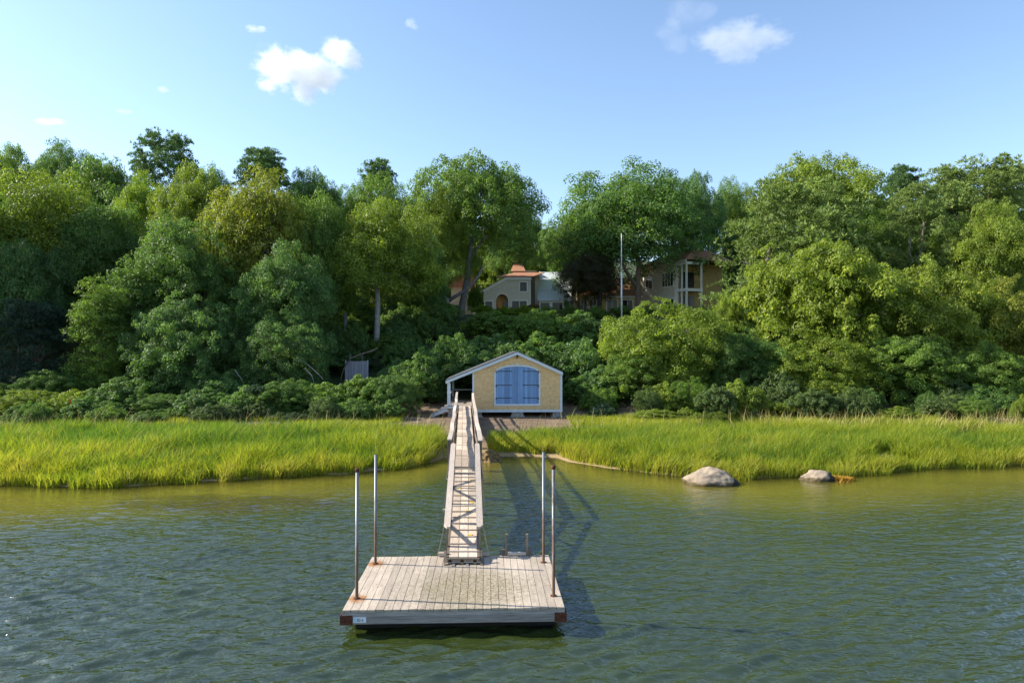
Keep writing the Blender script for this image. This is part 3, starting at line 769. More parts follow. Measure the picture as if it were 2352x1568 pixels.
# short grass in front of the scrub on the right
x = np.concatenate([g.uniform(3.4, 26, 42000), g.uniform(-28, -5.5, 36000)]); y = g.uniform(35.4, 43.5, len(x))
k_ = (vnoise(x * .35, y * .6, 51) > .36)
x, y = x[k_], y[k_]
v = blades(x, y, g.uniform(.14, .42, len(x)), .022, 1.0, 79)
o = link('short_grass', grass_mesh('short_grass', v, np.clip(g.normal(.62, .2, len(x)), 0, 1), M_GRASS)); o['kind'] = 'stuff'; o['label'] = 'patchy short grass between the marsh and the bushes'

# ------------------------------------------------------------------ foliage
M_LEAF = m_leaf('oak_leaf'); M_NEEDLE = m_leaf('pine_needle', .2, .6, (1.2, 1.15, .8))
t = NT('bark'); p = t.pos(); oc = t.n('ShaderNodeObjectInfo').outputs['Color']
n = t.noise(t.mapping(p, (7, 7, 1.3)), 2, 6, .7)
c = t.mix(t.ramp(n.outputs[0], .35, .65), oc, t.mix(1., oc, (.45, .45, .45), 'MULTIPLY'))
M_BARK = t.done(t.pbr(c, .95, t.bump(n.outputs[0], .8, .04), 0, .1))

def unit(a): return a / np.maximum(np.linalg.norm(a, axis=-1, keepdims=True), 1e-9)
def sph(g, n, low=-1.):
    z = g.uniform(low, 1, n); a = g.uniform(0, 2 * np.pi, n); r_ = np.sqrt(1 - z * z)
    return np.stack([r_ * np.cos(a), r_ * np.sin(a), z], 1)
def quads(c, nrm, g, L, W, along=None):
    """diamond leaves"""
    n = len(c)
    a = unit(np.cross(nrm, g.normal(size=(n, 3)))) if along is None else along
    b = unit(np.cross(nrm, a))
    L = L[:, None]; W = W[:, None]
    v = np.empty((n, 4, 3))
    v[:, 0] = c - a * L * .5; v[:, 1] = c + b * W * .5 + a * L * .05; v[:, 2] = c + a * L * .5; v[:, 3] = c - b * W * .5 + a * L * .05
    return v
def leafy(name, seed, lobes, per, leaves, H, leaf, low=-.35, lobe_r=(.11, .25), core=True, gap=.0, flat=1.0):
    """a crown about 1 wide and H high, of lobes made of clumps made of leaves; then brought to x,y +-.5, z 0..1"""
    g = np.random.default_rng(seed)
    i = np.arange(lobes) + .5
    z = 1 - (1 - low) * i / lobes; a = np.pi * (1 + 5 ** .5) * i + g.uniform(0, 6)
    d = np.stack([np.sqrt(1 - z * z) * np.cos(a), np.sqrt(1 - z * z) * np.sin(a), z], 1) + g.normal(0, .13, (lobes, 3))
    d = unit(d); lr = g.uniform(*lobe_r, lobes)
    rad = np.array([.5, .5, H / 2]); lc = d * (rad - lr[:, None] * np.array([1, 1, .8])) * g.uniform(.62, 1.14, (lobes, 1))
    if core:
        lc = np.concatenate([lc, g.normal(0, .07, (3, 3))]); lr = np.concatenate([lr, [.24, .2, .2]])
    cc = []; cr = []; ct = []
    for c, r_, in zip(lc, lr):
        k = max(6, int(per * (r_ / .2) ** 2)); dd = sph(g, k, -.6); dd = unit(dd + unit(c + np.array([0, 0, .1])) * .45)
        lt = g.random() * .35
        q = np.where(g.random((k, 1)) < .2, g.uniform(.35, .75, (k, 1)), g.uniform(.78, 1.12, (k, 1)))
        cc.append(c + dd * r_ * q * np.array([1, 1, .85 * flat])); cr.append(r_ * g.uniform(.17, .33, k)); ct.append(lt + g.random(k) * .65)
    cc = np.concatenate(cc); cr = np.concatenate(cr); ct = np.concatenate(ct)
    pk = cr ** 2 / np.sum(cr ** 2)
    ci = g.choice(len(cc), leaves, p=pk)
    dd = unit(sph(g, leaves, -.7) + unit(cc[ci]) * .25 + np.array([0, 0, .25]))
    pos = cc[ci] + dd * cr[ci, None] * (.35 + .75 * np.sqrt(g.random((leaves, 1)))) * np.array([1, 1, .75 * flat])
    nrm = unit(dd * .9 + np.array([0, 0, .35]) + g.normal(0, .42, (leaves, 3)))
    L = leaf * g.uniform(.7, 1.35, leaves)
    v = quads(pos, nrm, g, L, L * g.uniform(.45, .62, leaves))
    tint = np.clip(.45 * g.random(leaves) + .55 * ct[ci], 0, 1)
    lo = pos.min(0); hi = pos.max(0)
    lo = np.quantile(pos, .002, axis=0); hi = np.quantile(pos, .998, axis=0)
    sc = np.array([1 / (hi[0] - lo[0]), 1 / (hi[1] - lo[1]), 1 / (hi[2] - lo[2])])
    v = (v - np.array([(lo[0] + hi[0]) / 2, (lo[1] + hi[1]) / 2, lo[2]])) * sc
    f = np.arange(leaves * 4).reshape(-1, 4)
    return np_mesh(name, v.reshape(-1, 3), f, M_LEAF, tint)
def piney(name, seed, pads, tufts, H, needle, low=-.2, cone=.35):
    g = np.random.default_rng(seed)
    zt = np.sort(g.uniform(0, 1, pads)) ** .8
    a = np.arange(pads) * 2.399 + g.uniform(0, 6); rr = (.5 - cone * zt ** 1.3) * g.uniform(.45, 1.05, pads)
    pc = np.stack([rr * np.cos(a), rr * np.sin(a), zt * H], 1); pr = g.uniform(.09, .17, pads) * (1.1 - .35 * zt)
    sub = 9
    sc_ = []; sr = []; stt = []
    for c, r_ in zip(pc, pr):
        d = sph(g, sub, -.3) * np.array([1, 1, 1.0]); sc_.append(c + d * r_ * g.uniform(.4, 1, (sub, 1))); sr.append(r_ * g.uniform(.3, .5, sub)); stt.append(g.random() * .5 + .5 * g.random(sub))
    sc_ = np.concatenate(sc_); sr = np.concatenate(sr); stt = np.concatenate(stt)
    ci = g.choice(len(sc_), tufts)
    d = unit(sph(g, tufts, -.3) + np.array([0, 0, .35]))
    tp = sc_[ci] + d * sr[ci, None] * g.uniform(.5, 1, (tufts, 1)) * np.array([1, 1, .7])
    K = 8
    al = unit(np.repeat(d, K, 0) * .8 + g.normal(0, .6, (tufts * K, 3)) + np.array([0, 0, .25]))
    L = needle * g.uniform(.7, 1.3, tufts * K)
    c = np.repeat(tp, K, 0) + al * (L * .5)[:, None]
    nrm = unit(np.cross(al, g.normal(size=al.shape)))
    v = quads(c, nrm, g, L, L * .2, al)
    tint = np.clip(np.repeat(.6 * stt[ci] + .25 * g.random(tufts), K) + .15 * g.random(tufts * K), 0, 1)
    lo = np.quantile(c, .002, axis=0); hi = np.quantile(c, .998, axis=0)
    v = (v - np.array([(lo[0] + hi[0]) / 2, (lo[1] + hi[1]) / 2, lo[2]])) / (hi - lo)
    return np_mesh(name, v.reshape(-1, 3), np.arange(tufts * K * 4).reshape(-1, 4), M_NEEDLE, tint)
def trunk_mesh(name, seed, limbs=7, spread=.36, lean=.03, split=.38, r0=.03, crooked=.03):
    """unit trunk: base at 0, limb tips near z = 1"""
    g = random.Random(seed); mb = MB()
    def path(a, b, n, wob):
        pts = [Vector(a).lerp(Vector(b), i / n) for i in range(n + 1)]
        for i in range(1, n): pts[i] += Vector((g.uniform(-wob, wob), g.uniform(-wob, wob), g.uniform(-wob, wob) * .4))
        return pts
    top = (g.uniform(-lean, lean) * 2, g.uniform(-lean, lean) * 2, .8)
    main = path((0, 0, -.06), top, 8, crooked)
    mb.tube(main, [r0 * (1.35 if i == 0 else 1 - .75 * i / 8) for i in range(9)], 9)
    for k in range(limbs):
        f = split + (.78 - split) * k / limbs; i = min(7, int(f / .86 * 8)); st_ = main[i].lerp(main[i + 1], .4)
        an = k * 2.4 + g.uniform(-.5, .5); rr = spread * g.uniform(.6, 1.1)
        en = Vector((rr * math.cos(an), rr * math.sin(an), min(1., f + g.uniform(.2, .42))))
        pp = path(st_, en, 5, crooked * 1.2); r1 = r0 * (.62 - .3 * k / limbs)
        mb.tube(pp, [r1, r1 * .8, r1 * .62, r1 * .45, r1 * .32, r1 * .2], 6)
        for q in range(2):
            s2 = pp[2 + q]; e2 = s2 + Vector((g.uniform(-.14, .14), g.uniform(-.14, .14), g.uniform(.04, .16)))
            mb.tube(path(s2, e2, 3, crooked * .6), [r1 * .4, r1 * .32, r1 * .22, r1 * .12], 5)
    return mb.mesh(name, (0, 0, 0), M_BARK, True)

OAKS = [leafy('oak_crown', 100 + i, 20 + i % 4, 34, 84000, (.72, .8, .66, .85)[i % 4], .0125, low=(-.3, -.45, -.2, -.55)[i % 4]) for i in range(5)]
SCRUB = [leafy('scrub_crown', 200 + i, 25, 30, 68000, .75, .0148, low=-.75, lobe_r=(.10, .22)) for i in range(3)]
SHRUBS = [leafy('shrub_crown', 300 + i, 14, 20, 24000, .6, .026, low=-.25, lobe_r=(.16, .25)) for i in range(2)]
COLUMNS = [leafy('column_crown', 350 + i, 34, 20, 40000, 2.2, .026, low=-.9, lobe_r=(.2, .32)) for i in range(1)]
PINES = [piney('pine_crown', 400 + i, (80, 95, 70)[i], 6800, (.9, .75, 1.0)[i], .027, cone=(.3, .22, .38)[i]) for i in range(3)]
TRUNKS = [trunk_mesh('trunk', 500 + i, limbs=6 + i, crooked=.018) for i in range(3)]
STEMS = [trunk_mesh('stem', 520 + i, limbs=9, spread=.42, split=.1, r0=.022, crooked=.035) for i in range(3)]
KIND = {'oak': ('oak_tree', OAKS, TRUNKS, 'tree'), 'scrub': ('scrub_oak', SCRUB, STEMS, 'tree'), 'column': ('vine_covered_tree', COLUMNS, TRUNKS, 'tree'), 'shrub': ('shrub', SHRUBS, STEMS, 'shrub'), 'pine': ('pine_tree', PINES, TRUNKS, 'tree')}
cnt = [0]
BARKS = {'column': (.2, .17, .13, 1), 'oak': (.20, .165, .13, 1), 'scrub': (.26, .22, .18, 1), 'shrub': (.15, .12, .09, 1), 'pine': (.17, .13, .11, 1)}
def plant(kind, u, vt, vb, wpx, d, col, label, group=None, var=None, deep=1.0, bark=None, tr=1.0, name=None, x=None, ztop=None, zbot=None):
    nm, crowns, trunks, ct = KIND[kind]; i = cnt[0]; cnt[0] += 1
    if x is None: x = XU(u, d)
    zt = ZV(vt, d) if ztop is None else ztop; zb = ZV(vb, d) if zbot is None else zbot
    W = wpx / F * d if ztop is None else wpx
    base = tz(x, d)
    zb = max(zb, base - .2)
    root = thing(name or nm, label, ct, (x, d, base), group)
    cr = link('crown', crowns[(i if var is None else var) % len(crowns)], root, (0, 0, zb - base))
    cr.scale = (W, W * deep, zt - zb); cr.rotation_euler = (0, 0, rnd.uniform(0, 6.28)); cr.color = (*col, 1)
    tk = link('trunk', trunks[i % len(trunks)], root, (0, 0, 0))
    hh = (zb - base) + (zt - zb) * .82
    tw = max(W * .82, hh * .55) * tr
    tk.scale = (tw, tw, hh); tk.rotation_euler = (0, 0, rnd.uniform(0, 6.28)); tk.color = bark or BARKS[kind]
    return root
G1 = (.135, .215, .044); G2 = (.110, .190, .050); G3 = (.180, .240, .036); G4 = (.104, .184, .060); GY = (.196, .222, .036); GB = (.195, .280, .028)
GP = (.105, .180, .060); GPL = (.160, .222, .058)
# --- left wood, far row against the sky
plant('oak', 18, 338, 560, 170, 66, G1, 'leafy oak at the left edge of the photo, top against the sky')
plant('oak', 146, 326, 520, 165, 76, G4, 'grey green dome of an oak on the skyline, left of the tall pine')
plant('pine', 378, 310, 560, 220, 74, GP, 'tall dark pine rising highest above the left wood', var=0)
plant('pine', 602, 343, 540, 170, 75, GP, 'dark spiky pine top above the yellowish oak', var=2)
plant('oak', 238, 368, 540, 110, 73, G1, 'small round tree top left of the tallest pine')
plant('oak', 716, 393, 600, 170, 76, G2, 'round dark oak on the skyline just left of the dip')
plant('pine', 872, 368, 540, 130, 86, GP, 'narrow dark pine tip peeking over the central oaks', var=2)
plant('oak', 480, 385, 600, 120, 80, G4, 'dark oak top between the two pines')
plant('oak', 812, 425, 640, 140, 82, G2, 'oak half hidden behind the pale trunked oak')
# --- left wood, middle row
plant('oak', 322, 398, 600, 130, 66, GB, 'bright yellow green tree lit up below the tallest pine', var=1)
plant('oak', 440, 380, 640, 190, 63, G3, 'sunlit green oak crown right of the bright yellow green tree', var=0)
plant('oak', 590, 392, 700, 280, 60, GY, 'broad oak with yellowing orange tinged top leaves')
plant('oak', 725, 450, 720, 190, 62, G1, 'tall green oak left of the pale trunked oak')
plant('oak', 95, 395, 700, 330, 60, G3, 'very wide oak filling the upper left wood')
plant('oak', 230, 470, 720, 220, 59, G2, 'dense dark oak below the small round tree top')
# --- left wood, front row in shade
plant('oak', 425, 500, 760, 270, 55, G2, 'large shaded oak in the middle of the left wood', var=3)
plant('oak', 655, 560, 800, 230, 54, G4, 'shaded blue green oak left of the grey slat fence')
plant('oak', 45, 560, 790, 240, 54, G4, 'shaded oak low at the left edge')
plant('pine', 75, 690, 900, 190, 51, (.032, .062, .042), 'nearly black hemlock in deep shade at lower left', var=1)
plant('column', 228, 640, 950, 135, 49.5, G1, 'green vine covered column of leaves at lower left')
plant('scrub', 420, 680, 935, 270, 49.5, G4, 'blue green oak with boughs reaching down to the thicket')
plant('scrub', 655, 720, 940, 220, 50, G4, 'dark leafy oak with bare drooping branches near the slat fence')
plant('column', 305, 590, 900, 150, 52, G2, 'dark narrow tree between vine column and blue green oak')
# --- wood out of frame to the left, it shades the near bank
for i, (x, y, zt) in enumerate(((-46, 55, 19), (-56, 66, 23), (-44, 73, 25), (-60, 50, 17))):
    plant('oak', 0, 0, 0, 15, y, G2, 'oak of the wood continuing beyond the left edge', 'oaks beyond the left edge', x=x, ztop=zt, zbot=5)
# --- shaded shore thicket, left
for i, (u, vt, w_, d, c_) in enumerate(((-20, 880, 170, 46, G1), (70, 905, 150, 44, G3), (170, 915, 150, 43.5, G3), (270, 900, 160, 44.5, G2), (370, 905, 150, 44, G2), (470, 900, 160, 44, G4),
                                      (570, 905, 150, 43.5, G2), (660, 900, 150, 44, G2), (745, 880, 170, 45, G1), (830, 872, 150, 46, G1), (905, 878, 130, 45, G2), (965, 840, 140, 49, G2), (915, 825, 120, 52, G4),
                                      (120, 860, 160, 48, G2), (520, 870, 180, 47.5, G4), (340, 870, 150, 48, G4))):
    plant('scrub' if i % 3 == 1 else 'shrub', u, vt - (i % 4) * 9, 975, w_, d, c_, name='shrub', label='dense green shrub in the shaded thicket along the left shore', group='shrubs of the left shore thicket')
for i in range(20):
    u = -10 + i * 47 + rnd.uniform(-25, 25); d_ = rnd.uniform(38.8, 42.8)
    vb_ = 810 + (EYE - .6) * F / d_
    plant('shrub', u, vb_ - rnd.uniform(14, 62), vb_ + 6, rnd.uniform(50, 135), d_, rnd.choice(((.06, .10, .052), G1, G2, (.085, .13, .05))), 'low grey green bush at the foot of the left thicket', 'low bushes behind the left marsh')
# --- bank behind the boathouse
for u, vt, w_, d, c_ in ((1035, 770, 170, 53, G2), (1130, 715, 190, 66, G1), (1240, 712, 190, 64, G1), (1335, 715, 170, 62, G2), (1120, 770, 200, 56, G4), (1235, 765, 200, 55, G2), (1340, 780, 170, 53, G4), (1385, 840, 130, 49, G4), (1010, 850, 110, 52, G2), (1085, 800, 150, 53.5, G4), (1175, 800, 150, 53.5, G4), (1330, 865, 110, 48.5, G2), (1375, 890, 90, 46.5, G1), (990, 885, 90, 49, G4)):
    plant('shrub', u, vt, 960, w_, d, c_, 'dark green shrub in the mass covering the bank behind the boathouse', 'shrubs on the bank behind the boathouse')
# --- understorey that closes the wood left of the house
for u, vt, w_, d, c_ in ((700, 640, 200, 74, G4), (775, 650, 190, 86, G2), (850, 640, 170, 92, G4), (925, 640, 160, 94, G2), (985, 610, 130, 97, G4), (640, 600, 220, 84, G2), (560, 560, 240, 80, G4), (480, 600, 220, 88, G2), (400, 600, 200, 90, G4), (600, 640, 200, 92, G4), (720, 600, 160, 98, G4), (800, 600, 160, 100, G2), (880, 600, 150, 100, G4), (1040, 600, 110, 102, G2),
                         (330, 560, 260, 78, G2), (180, 540, 260, 78, G4), (60, 540, 260, 80, G2)):
    plant('scrub', u, vt, 900, w_, d, c_, 'shaded tree deep in the wood left of the house', 'trees deep in the left wood')
for i in range(46):
    d_ = 54.5 + 31 * ((i * .618) % 1); u = rnd.uniform(690, 1015); hgt = rnd.uniform(1.5, 3.4); x_ = XU(u, d_)
    if abs(u - 820) < 75 and d_ < 60: hgt = 0 if d_ < 56.5 else 1.2
    if hgt: plant('shrub', u, 0, 0, rnd.uniform(2.8, 5.2), d_, rnd.choice((G2, G4, G2, G1)), 'shrub on the shaded slope under the trees left of the house', 'shrubs on the shaded slope', x=x_, ztop=tz(x_, d_) + hgt, zbot=tz(x_, d_) - .2)
# --- central oaks
plant('oak', 885, 468, 690, 280, 63, G3, 'oak with a pale forked trunk, left of the house', var=2, bark=(.36, .34, .31, 1), tr=.9)
plant('oak', 860, 408, 640, 200, 80, G1, 'sunlit oak behind the pale trunked oak')
plant('oak', 1090, 360, 610, 330, 79, G1, 'tallest broad oak above the left part of the house', var=0)
plant('oak', 1010, 430, 660, 170, 76, G3, 'oak joined to the left side of the tallest broad oak', var=3)
plant('oak', 1190, 470, 625, 150, 97, G2, 'drooping oak bough mass over the house gable', var=1)
plant('oak', 960, 540, 700, 140, 70, G4, 'dark shaded tree between the central trunks')
plant('oak', 1445, 376, 650, 380, 88, G2, 'wide dark oak behind the white flagpole', var=1)
plant('oak', 1330, 480, 660, 190, 86, G2, 'lower left shoulder oak beside the flagpole oak', var=3)
plant('oak', 1592, 400, 620, 150, 95, G4, 'dark oak right of the flagpole oak')
plant('oak', 1685, 410, 600, 130, 100, G1, 'small oak top between flagpole oak and right wood')
plant('oak', 1352, 575, 692, 150, 82, (.072, .066, .036), 'dark purplish brown leaved maple in front of the house', var=1, name='copper_maple', tr=.8)
for u, vt, w_, d in ((1150, 500, 150, 112), (1255, 520, 140, 118), (1320, 500, 130, 122), (1060, 480, 140, 115)):
    plant('oak', u, vt, 690, w_, d, G3, 'tree of the wood standing behind the house', 'trees behind the house')
# --- right wood
for u, vt, w_, d, c_ in ((1960, 470, 260, 92, G2), (2130, 470, 260, 92, G4), (2300, 480, 260, 90, G2), (1720, 520, 160, 96, G2), (1820, 540, 200, 84, G4), (2230, 540, 240, 78, G4)):
    plant('scrub', u, vt, 800, w_, d, c_, 'dark tree deep in the right wood', 'trees deep in the right wood')
plant('oak', 1885, 360, 620, 320, 77, G3, 'tallest rounded oak on the right skyline', var=0)
plant('pine', 2072, 382, 560, 130, 80, GP, 'dark pine top between the right oak and the corner pine', var=2)
plant('pine', 2225, 378, 600, 300, 76, GPL, 'wide flat topped pine at the upper right corner', var=1)
plant('pine', 1800, 425, 725, 375, 66, GPL, 'broad pitch pine with bare grey inner branches, right of the house', var=1, bark=(.2, .15, .12, 1))
plant('pine', 2115, 425, 640, 190, 64, GPL, 'slim open pitch pine in front of the right wood', var=0)
plant('pine', 2330, 385, 560, 200, 79, GPL, 'pine crown at the right edge behind the wide flat topped pine', var=0)
plant('oak', 2170, 415, 640, 230, 84, G2, 'dark oak filling the skyline behind the wide flat topped pine')
plant('oak', 2290, 468, 720, 240, 61, G3, 'yellow green oak at the right edge')
plant('oak', 1990, 480, 680, 220, 70, G1, 'oak in the gap between the two pitch pines')
plant('oak', 2180, 520, 720, 180, 66, G1, 'oak behind the slim pitch pine')
plant('scrub', 1535, 690, 950, 330, 51, G3, 'round scrub oak right of the boathouse', var=0)
plant('scrub', 1880, 560, 945, 380, 55, (.185, .240, .036), 'big sunlit scrub oak in the right wood', var=1)
plant('scrub', 2140, 600, 950, 330, 54, (.180, .232, .036), 'large scrub oak at the right', var=2)
plant('scrub', 2330, 640, 950, 240, 53, GY, 'yellowish scrub oak cut by the right edge', var=0)
plant('scrub', 1700, 760, 955, 220, 49.5, G2, 'low dark scrub oak between two sunlit ones', var=2)
plant('scrub', 1870, 760, 955, 270, 49, G3, 'low scrub oak with a crooked limb near the ground', var=0)
plant('scrub', 2080, 770, 955, 260, 49, G1, 'low green scrub oak right of the crooked limb', var=1)
plant('scrub', 2270, 790, 955, 230, 48.5, G1, 'low scrub oak near the lower right of the wood', var=2)
plant('scrub', 1460, 800, 950, 190, 49, G1, 'low scrub oak touching the boathouse side', var=1)
plant('scrub', 1665, 678, 860, 130, 60, G3, 'bright scrub oak just below the house balcony', var=2)
plant('scrub', 1760, 660, 860, 160, 60, G1, 'scrub oak below the broad pitch pine', var=0)
for u, vt, w_, d, c_ in ((1385, 925, 70, 43.5, (.045, .085, .05)), (1575, 935, 55, 42, G3), (1650, 945, 75, 40.5, (.10, .14, .02)), (1600, 948, 40, 40.8, G3)):
    plant('shrub', u, vt, 972, w_, d, c_, {1385: 'feathery grey green bush beside the boathouse corner', 1575: 'small bush left of the bright green bush', 1650: 'bright yellow green bush in front of the scrub oaks', 1600: 'tiny bush touching the bright green bush'}[u])
for i in range(30):
    u = 1470 + i * 31 + rnd.uniform(-26, 26); d_ = rnd.uniform(41.5, 46.5); vb_ = 810 + (EYE - .75) * F / d_
    plant('scrub' if i % 3 == 0 else 'shrub', u, vb_ - rnd.uniform(14, 95), vb_ + 6, name='shrub', wpx=rnd.uniform(45, 140), d=d_, col=rnd.choice((G1, G2, G3, (.10, .15, .05))), label='low green bush at the foot of the scrub oaks on the right', group='low bushes at the foot of the right scrub', deep=rnd.uniform(.6, 1.3))
# --- round the house
plant('shrub', 1092, 655, 715, 40, 82, (.10, .17, .02), 'bright light green shrub at the left corner of the house')
for i, (u, w_) in enumerate(((1110, 60), (1160, 60), (1205, 55), (1255, 60), (1310, 60), (1370, 60), (1430, 60), (1490, 60), (1560, 60), (1610, 60))):
    plant('shrub', u, 700 + (i % 2) * 3, 735, w_, 79, GB if i < 3 else G1, 'rounded hedge bush along the edge of the house lawn', 'hedge bushes in front of the house')
plant('shrub', 1300, 687, 708, 13, 83, G4, 'small dark clipped cone shrub by the sunroom', name='cone_shrub')
plant('shrub', 1225, 697, 712, 30, 80.5, (.16, .13, .05), 'pinkish flowering bush in front of the gable', name='flowering_bush')

# ------------------------------------------------------------------ visible trunks set by hand
def limb_tree(label, d, segs, col, pname='trunk'):
    o = next(q for q in COL.objects if q.get('label') == label)
    if pname == 'trunk':
        for q in [q for q in o.children if q.name.startswith('trunk') and not q.get('own')]: bpy.data.objects.remove(q)
    mb = MB()
    for j, s in enumerate(segs):
        pts = [P(q[0], q[1], d + (q[3] if len(q) > 3 else 0)) for q in s]
        if j == 0: pts = [Vector((pts[0].x, pts[0].y, tz(pts[0].x, d) - .3))] + pts; rad = [s[0][2] * d / F * 1.15] + [q[2] * d / F for q in s]
        else: rad = [q[2] * d / F for q in s]
        # smooth
        mb.tube(pts, rad, 9)
    t_ = part(pname, mb, M_BARK, o, True); t_.color = col; t_['own'] = 1
limb_tree('oak with a pale forked trunk, left of the house', 60.5,
          [[(864, 850, 7), (866, 760, 6.5), (868, 690, 6), (866, 660, 5.5)],
           [(866, 670, 4.5), (852, 640, 3.5), (835, 610, 2.6), (815, 585, 1.6)], [(866, 665, 4.2), (876, 630, 3.4), (880, 600, 2.6), (890, 560, 1.6)],
           [(868, 660, 3.4), (860, 620, 2.6), (848, 590, 1.8)], [(880, 630, 2.4), (905, 627, 2), (930, 640, 1.4), (945, 660, .8)]], (.40, .38, .36, 1))
limb_tree('tallest broad oak above the left part of the house', 76, [[(1055, 760, 9), (1058, 720, 8.5), (1066, 680, 8), (1074, 640, 7.5), (1078, 590, 6), (1085, 540, 4)], [(1076, 610, 4), (1095, 570, 3), (1120, 540, 2)]], (.22, .20, .18, 1))
limb_tree('oak joined to the left side of the tallest broad oak', 74, [[(1022, 790, 7), (1022, 740, 6.8), (1024, 700, 6.5), (1030, 685, 6)], [(1030, 690, 5), (1052, 677, 4.2), (1075, 662, 3.8), (1095, 640, 3), (1112, 610, 2)], [(1026, 690, 4), (1012, 660, 3), (1005, 620, 2)]], (.24, .22, .20, 1))
limb_tree('wide dark oak behind the white flagpole', 83, [[(1466, 710, 7.5), (1466, 670, 7), (1465, 640, 6.5), (1468, 610, 6), (1460, 580, 5), (1440, 555, 3)], [(1463, 660, 5), (1450, 640, 4.2), (1436, 620, 3.8), (1425, 590, 2.5)]], (.24, .18, .13, 1))
limb_tree('dark purplish brown leaved maple in front of the house', 81.5, [[(1377, 712, 6), (1377, 695, 5.5), (1378, 670, 5)]], (.06, .045, .04, 1))
limb_tree('broad pitch pine with bare grey inner branches, right of the house', 64.5, [[(1755, 690, 7), (1757, 650, 6.5), (1760, 610, 6), (1772, 560, 4.5)], [(1758, 630, 2.5), (1735, 612, 1.6), (1705, 600, 1)], [(1760, 615, 2.5), (1790, 590, 1.6), (1830, 585, .9)], [(1764, 600, 2.2), (1745, 570, 1.4), (1725, 560, .8)], [(1757, 655, 2), (1725, 645, 1.3), (1700, 655, .8)]], (.17, .14, .125, 1))
limb_tree('slim open pitch pine in front of the right wood', 62, [[(2112, 640, 4), (2112, 600, 3.6), (2118, 560, 3), (2122, 510, 2)], [(2100, 605, 2.6), (2088, 580, 2.2), (2092, 545, 1.6)]], (.19, .16, .12, 1))
limb_tree('dark shaded tree between the central trunks', 70, [[(927, 760, 4), (928, 700, 3.6), (930, 640, 3)]], (.13, .11, .10, 1))
limb_tree('dark shaded tree between the central trunks', 71, [[(980, 770, 4), (981, 720, 3.8), (984, 660, 3)]], (.10, .085, .08, 1))
limb_tree('tall green oak left of the pale trunked oak', 60, [[(792, 850, 5), (793, 790, 4.5), (793, 720, 4)]], (.16, .15, .15, 1))
limb_tree('low scrub oak with a crooked limb near the ground', 47.2, [[(1800, 950, 2.5), (1795, 935, 2.5), (1775, 915, 3), (1750, 905, 2.6), (1735, 890, 1.6)], [(1775, 915, 1.8), (1760, 925, 1.2), (1745, 930, .8)]], (.40, .36, .31, 1), 'limb')
limb_tree('low dark scrub oak between two sunlit ones', 47.6, [[(1692, 950, 2.4), (1690, 920, 2.4), (1698, 895, 2), (1702, 860, 1.5)]], (.36, .32, .27, 1), 'limb')

# ------------------------------------------------------------------ slat fence, branch, small things in the thicket
M_GSLAT = m_wood('grey_slat', (.50, .48, .52), (.36, .345, .38), 2, vary=.25)
fd = 55.0; fx0, fx1 = XU(793, fd), XU(846, fd); ft, fb = ZV(829, fd), ZV(878, fd)
fn = thing('slat_fence', 'short grey panel of upright wooden slats among the trees', 'fence', ((fx0 + fx1) / 2, fd, fb))
n = 20; sw = (fx1 - fx0 - .2) / n
for i in range(n):
    a = fx0 + .1 + i * sw
    part('slat', MB().box(a + .006, a + sw - .006, fd - .02, fd + .01, fb, ft + rnd.uniform(-.03, .02)), M_GSLAT, fn)
for a in (fx0, fx1 - .1): part('post', MB().box(a, a + .1, fd - .05, fd + .05, fb - .3, ft + .06), M_GSLAT, fn)
for z in (fb + .2, ft - .25): part('rail', MB().box(fx0 + .1, fx1 - .1, fd + .012, fd + .05, z, z + .09), M_GSLAT, fn)
def stick(name, label, cat_, d, pts, m, col, group=None):
    q = [P(p[0], p[1], d) for p in pts]; mb = MB().tube(q, [p[2] * d / F for p in pts], 7)
    o = one(name, mb, m, label, cat_, group, q[0], True); o.color = col; return o
stick('fallen_branch', 'bare dead branch arching over the slat fence', 'branch', 54.6, [(782, 880, 1.2), (785, 860, 1.6), (794, 838, 1.8), (806, 822, 2), (830, 813, 2.2), (850, 807, 2), (868, 799, 1.4)], M_BARK, (.28, .22, .16, 1))
for u, v in ((804, 812), (832, 811)):
    stick('fence_post', {804: 'weathered post behind the slat fence, left of two', 832: 'weathered post behind the slat fence, right of two'}[u], 'post', 55.7, [(u, 870, 2), (u, v, 2)], M_BARK, (.2, .17, .15, 1))
for k, (pts, lb) in enumerate((([(742, 870, 1.2), (722, 850, 1.1), (700, 832, .9), (680, 820, .6)], 'bare grey branch sloping up to the left in the shaded wood'),
                               ([(700, 845, 1.1), (716, 862, 1), (722, 880, .7)], 'short bare twig hanging in the shaded wood'),
                               ([(540, 850, 1.0), (556, 872, .9), (560, 892, .6)], 'pale bent twig under the blue green oak'))):
    stick('bare_branch', lb, 'branch', 47.4, pts, M_BARK, (.42, .39, .36, 1))
sp = thing('sapling', 'small bare white stemmed sapling in the left thicket', 'sapling', P(588, 968, 42.6))
mb = MB()
for pts in ([(588, 968, 1.4), (588, 930, 1.2), (586, 912, 1)], [(587, 918, .9), (577, 900, .7), (572, 886, .5)], [(587, 916, .9), (596, 902, .7), (602, 888, .5)], [(586, 910, .7), (588, 895, .5), (584, 882, .4)]):
    mb.tube([P(p[0], p[1], 42.6) for p in pts], [p[2] * 42.6 / F for p in pts], 6)
q = part('stem', mb, M_BARK, sp); q.color = (.45, .44, .40, 1)
lf = link('foliage', SHRUBS[0], sp, (0, 0, ZV(905, 42.6) - sp.location.z)); lf.scale = (1.4, 1.2, .6); lf.color = (.05, .10, .05, 1)
M_ORANGE = m_plain('orange_flagging', (.75, .10, .02), .6, var=.2)
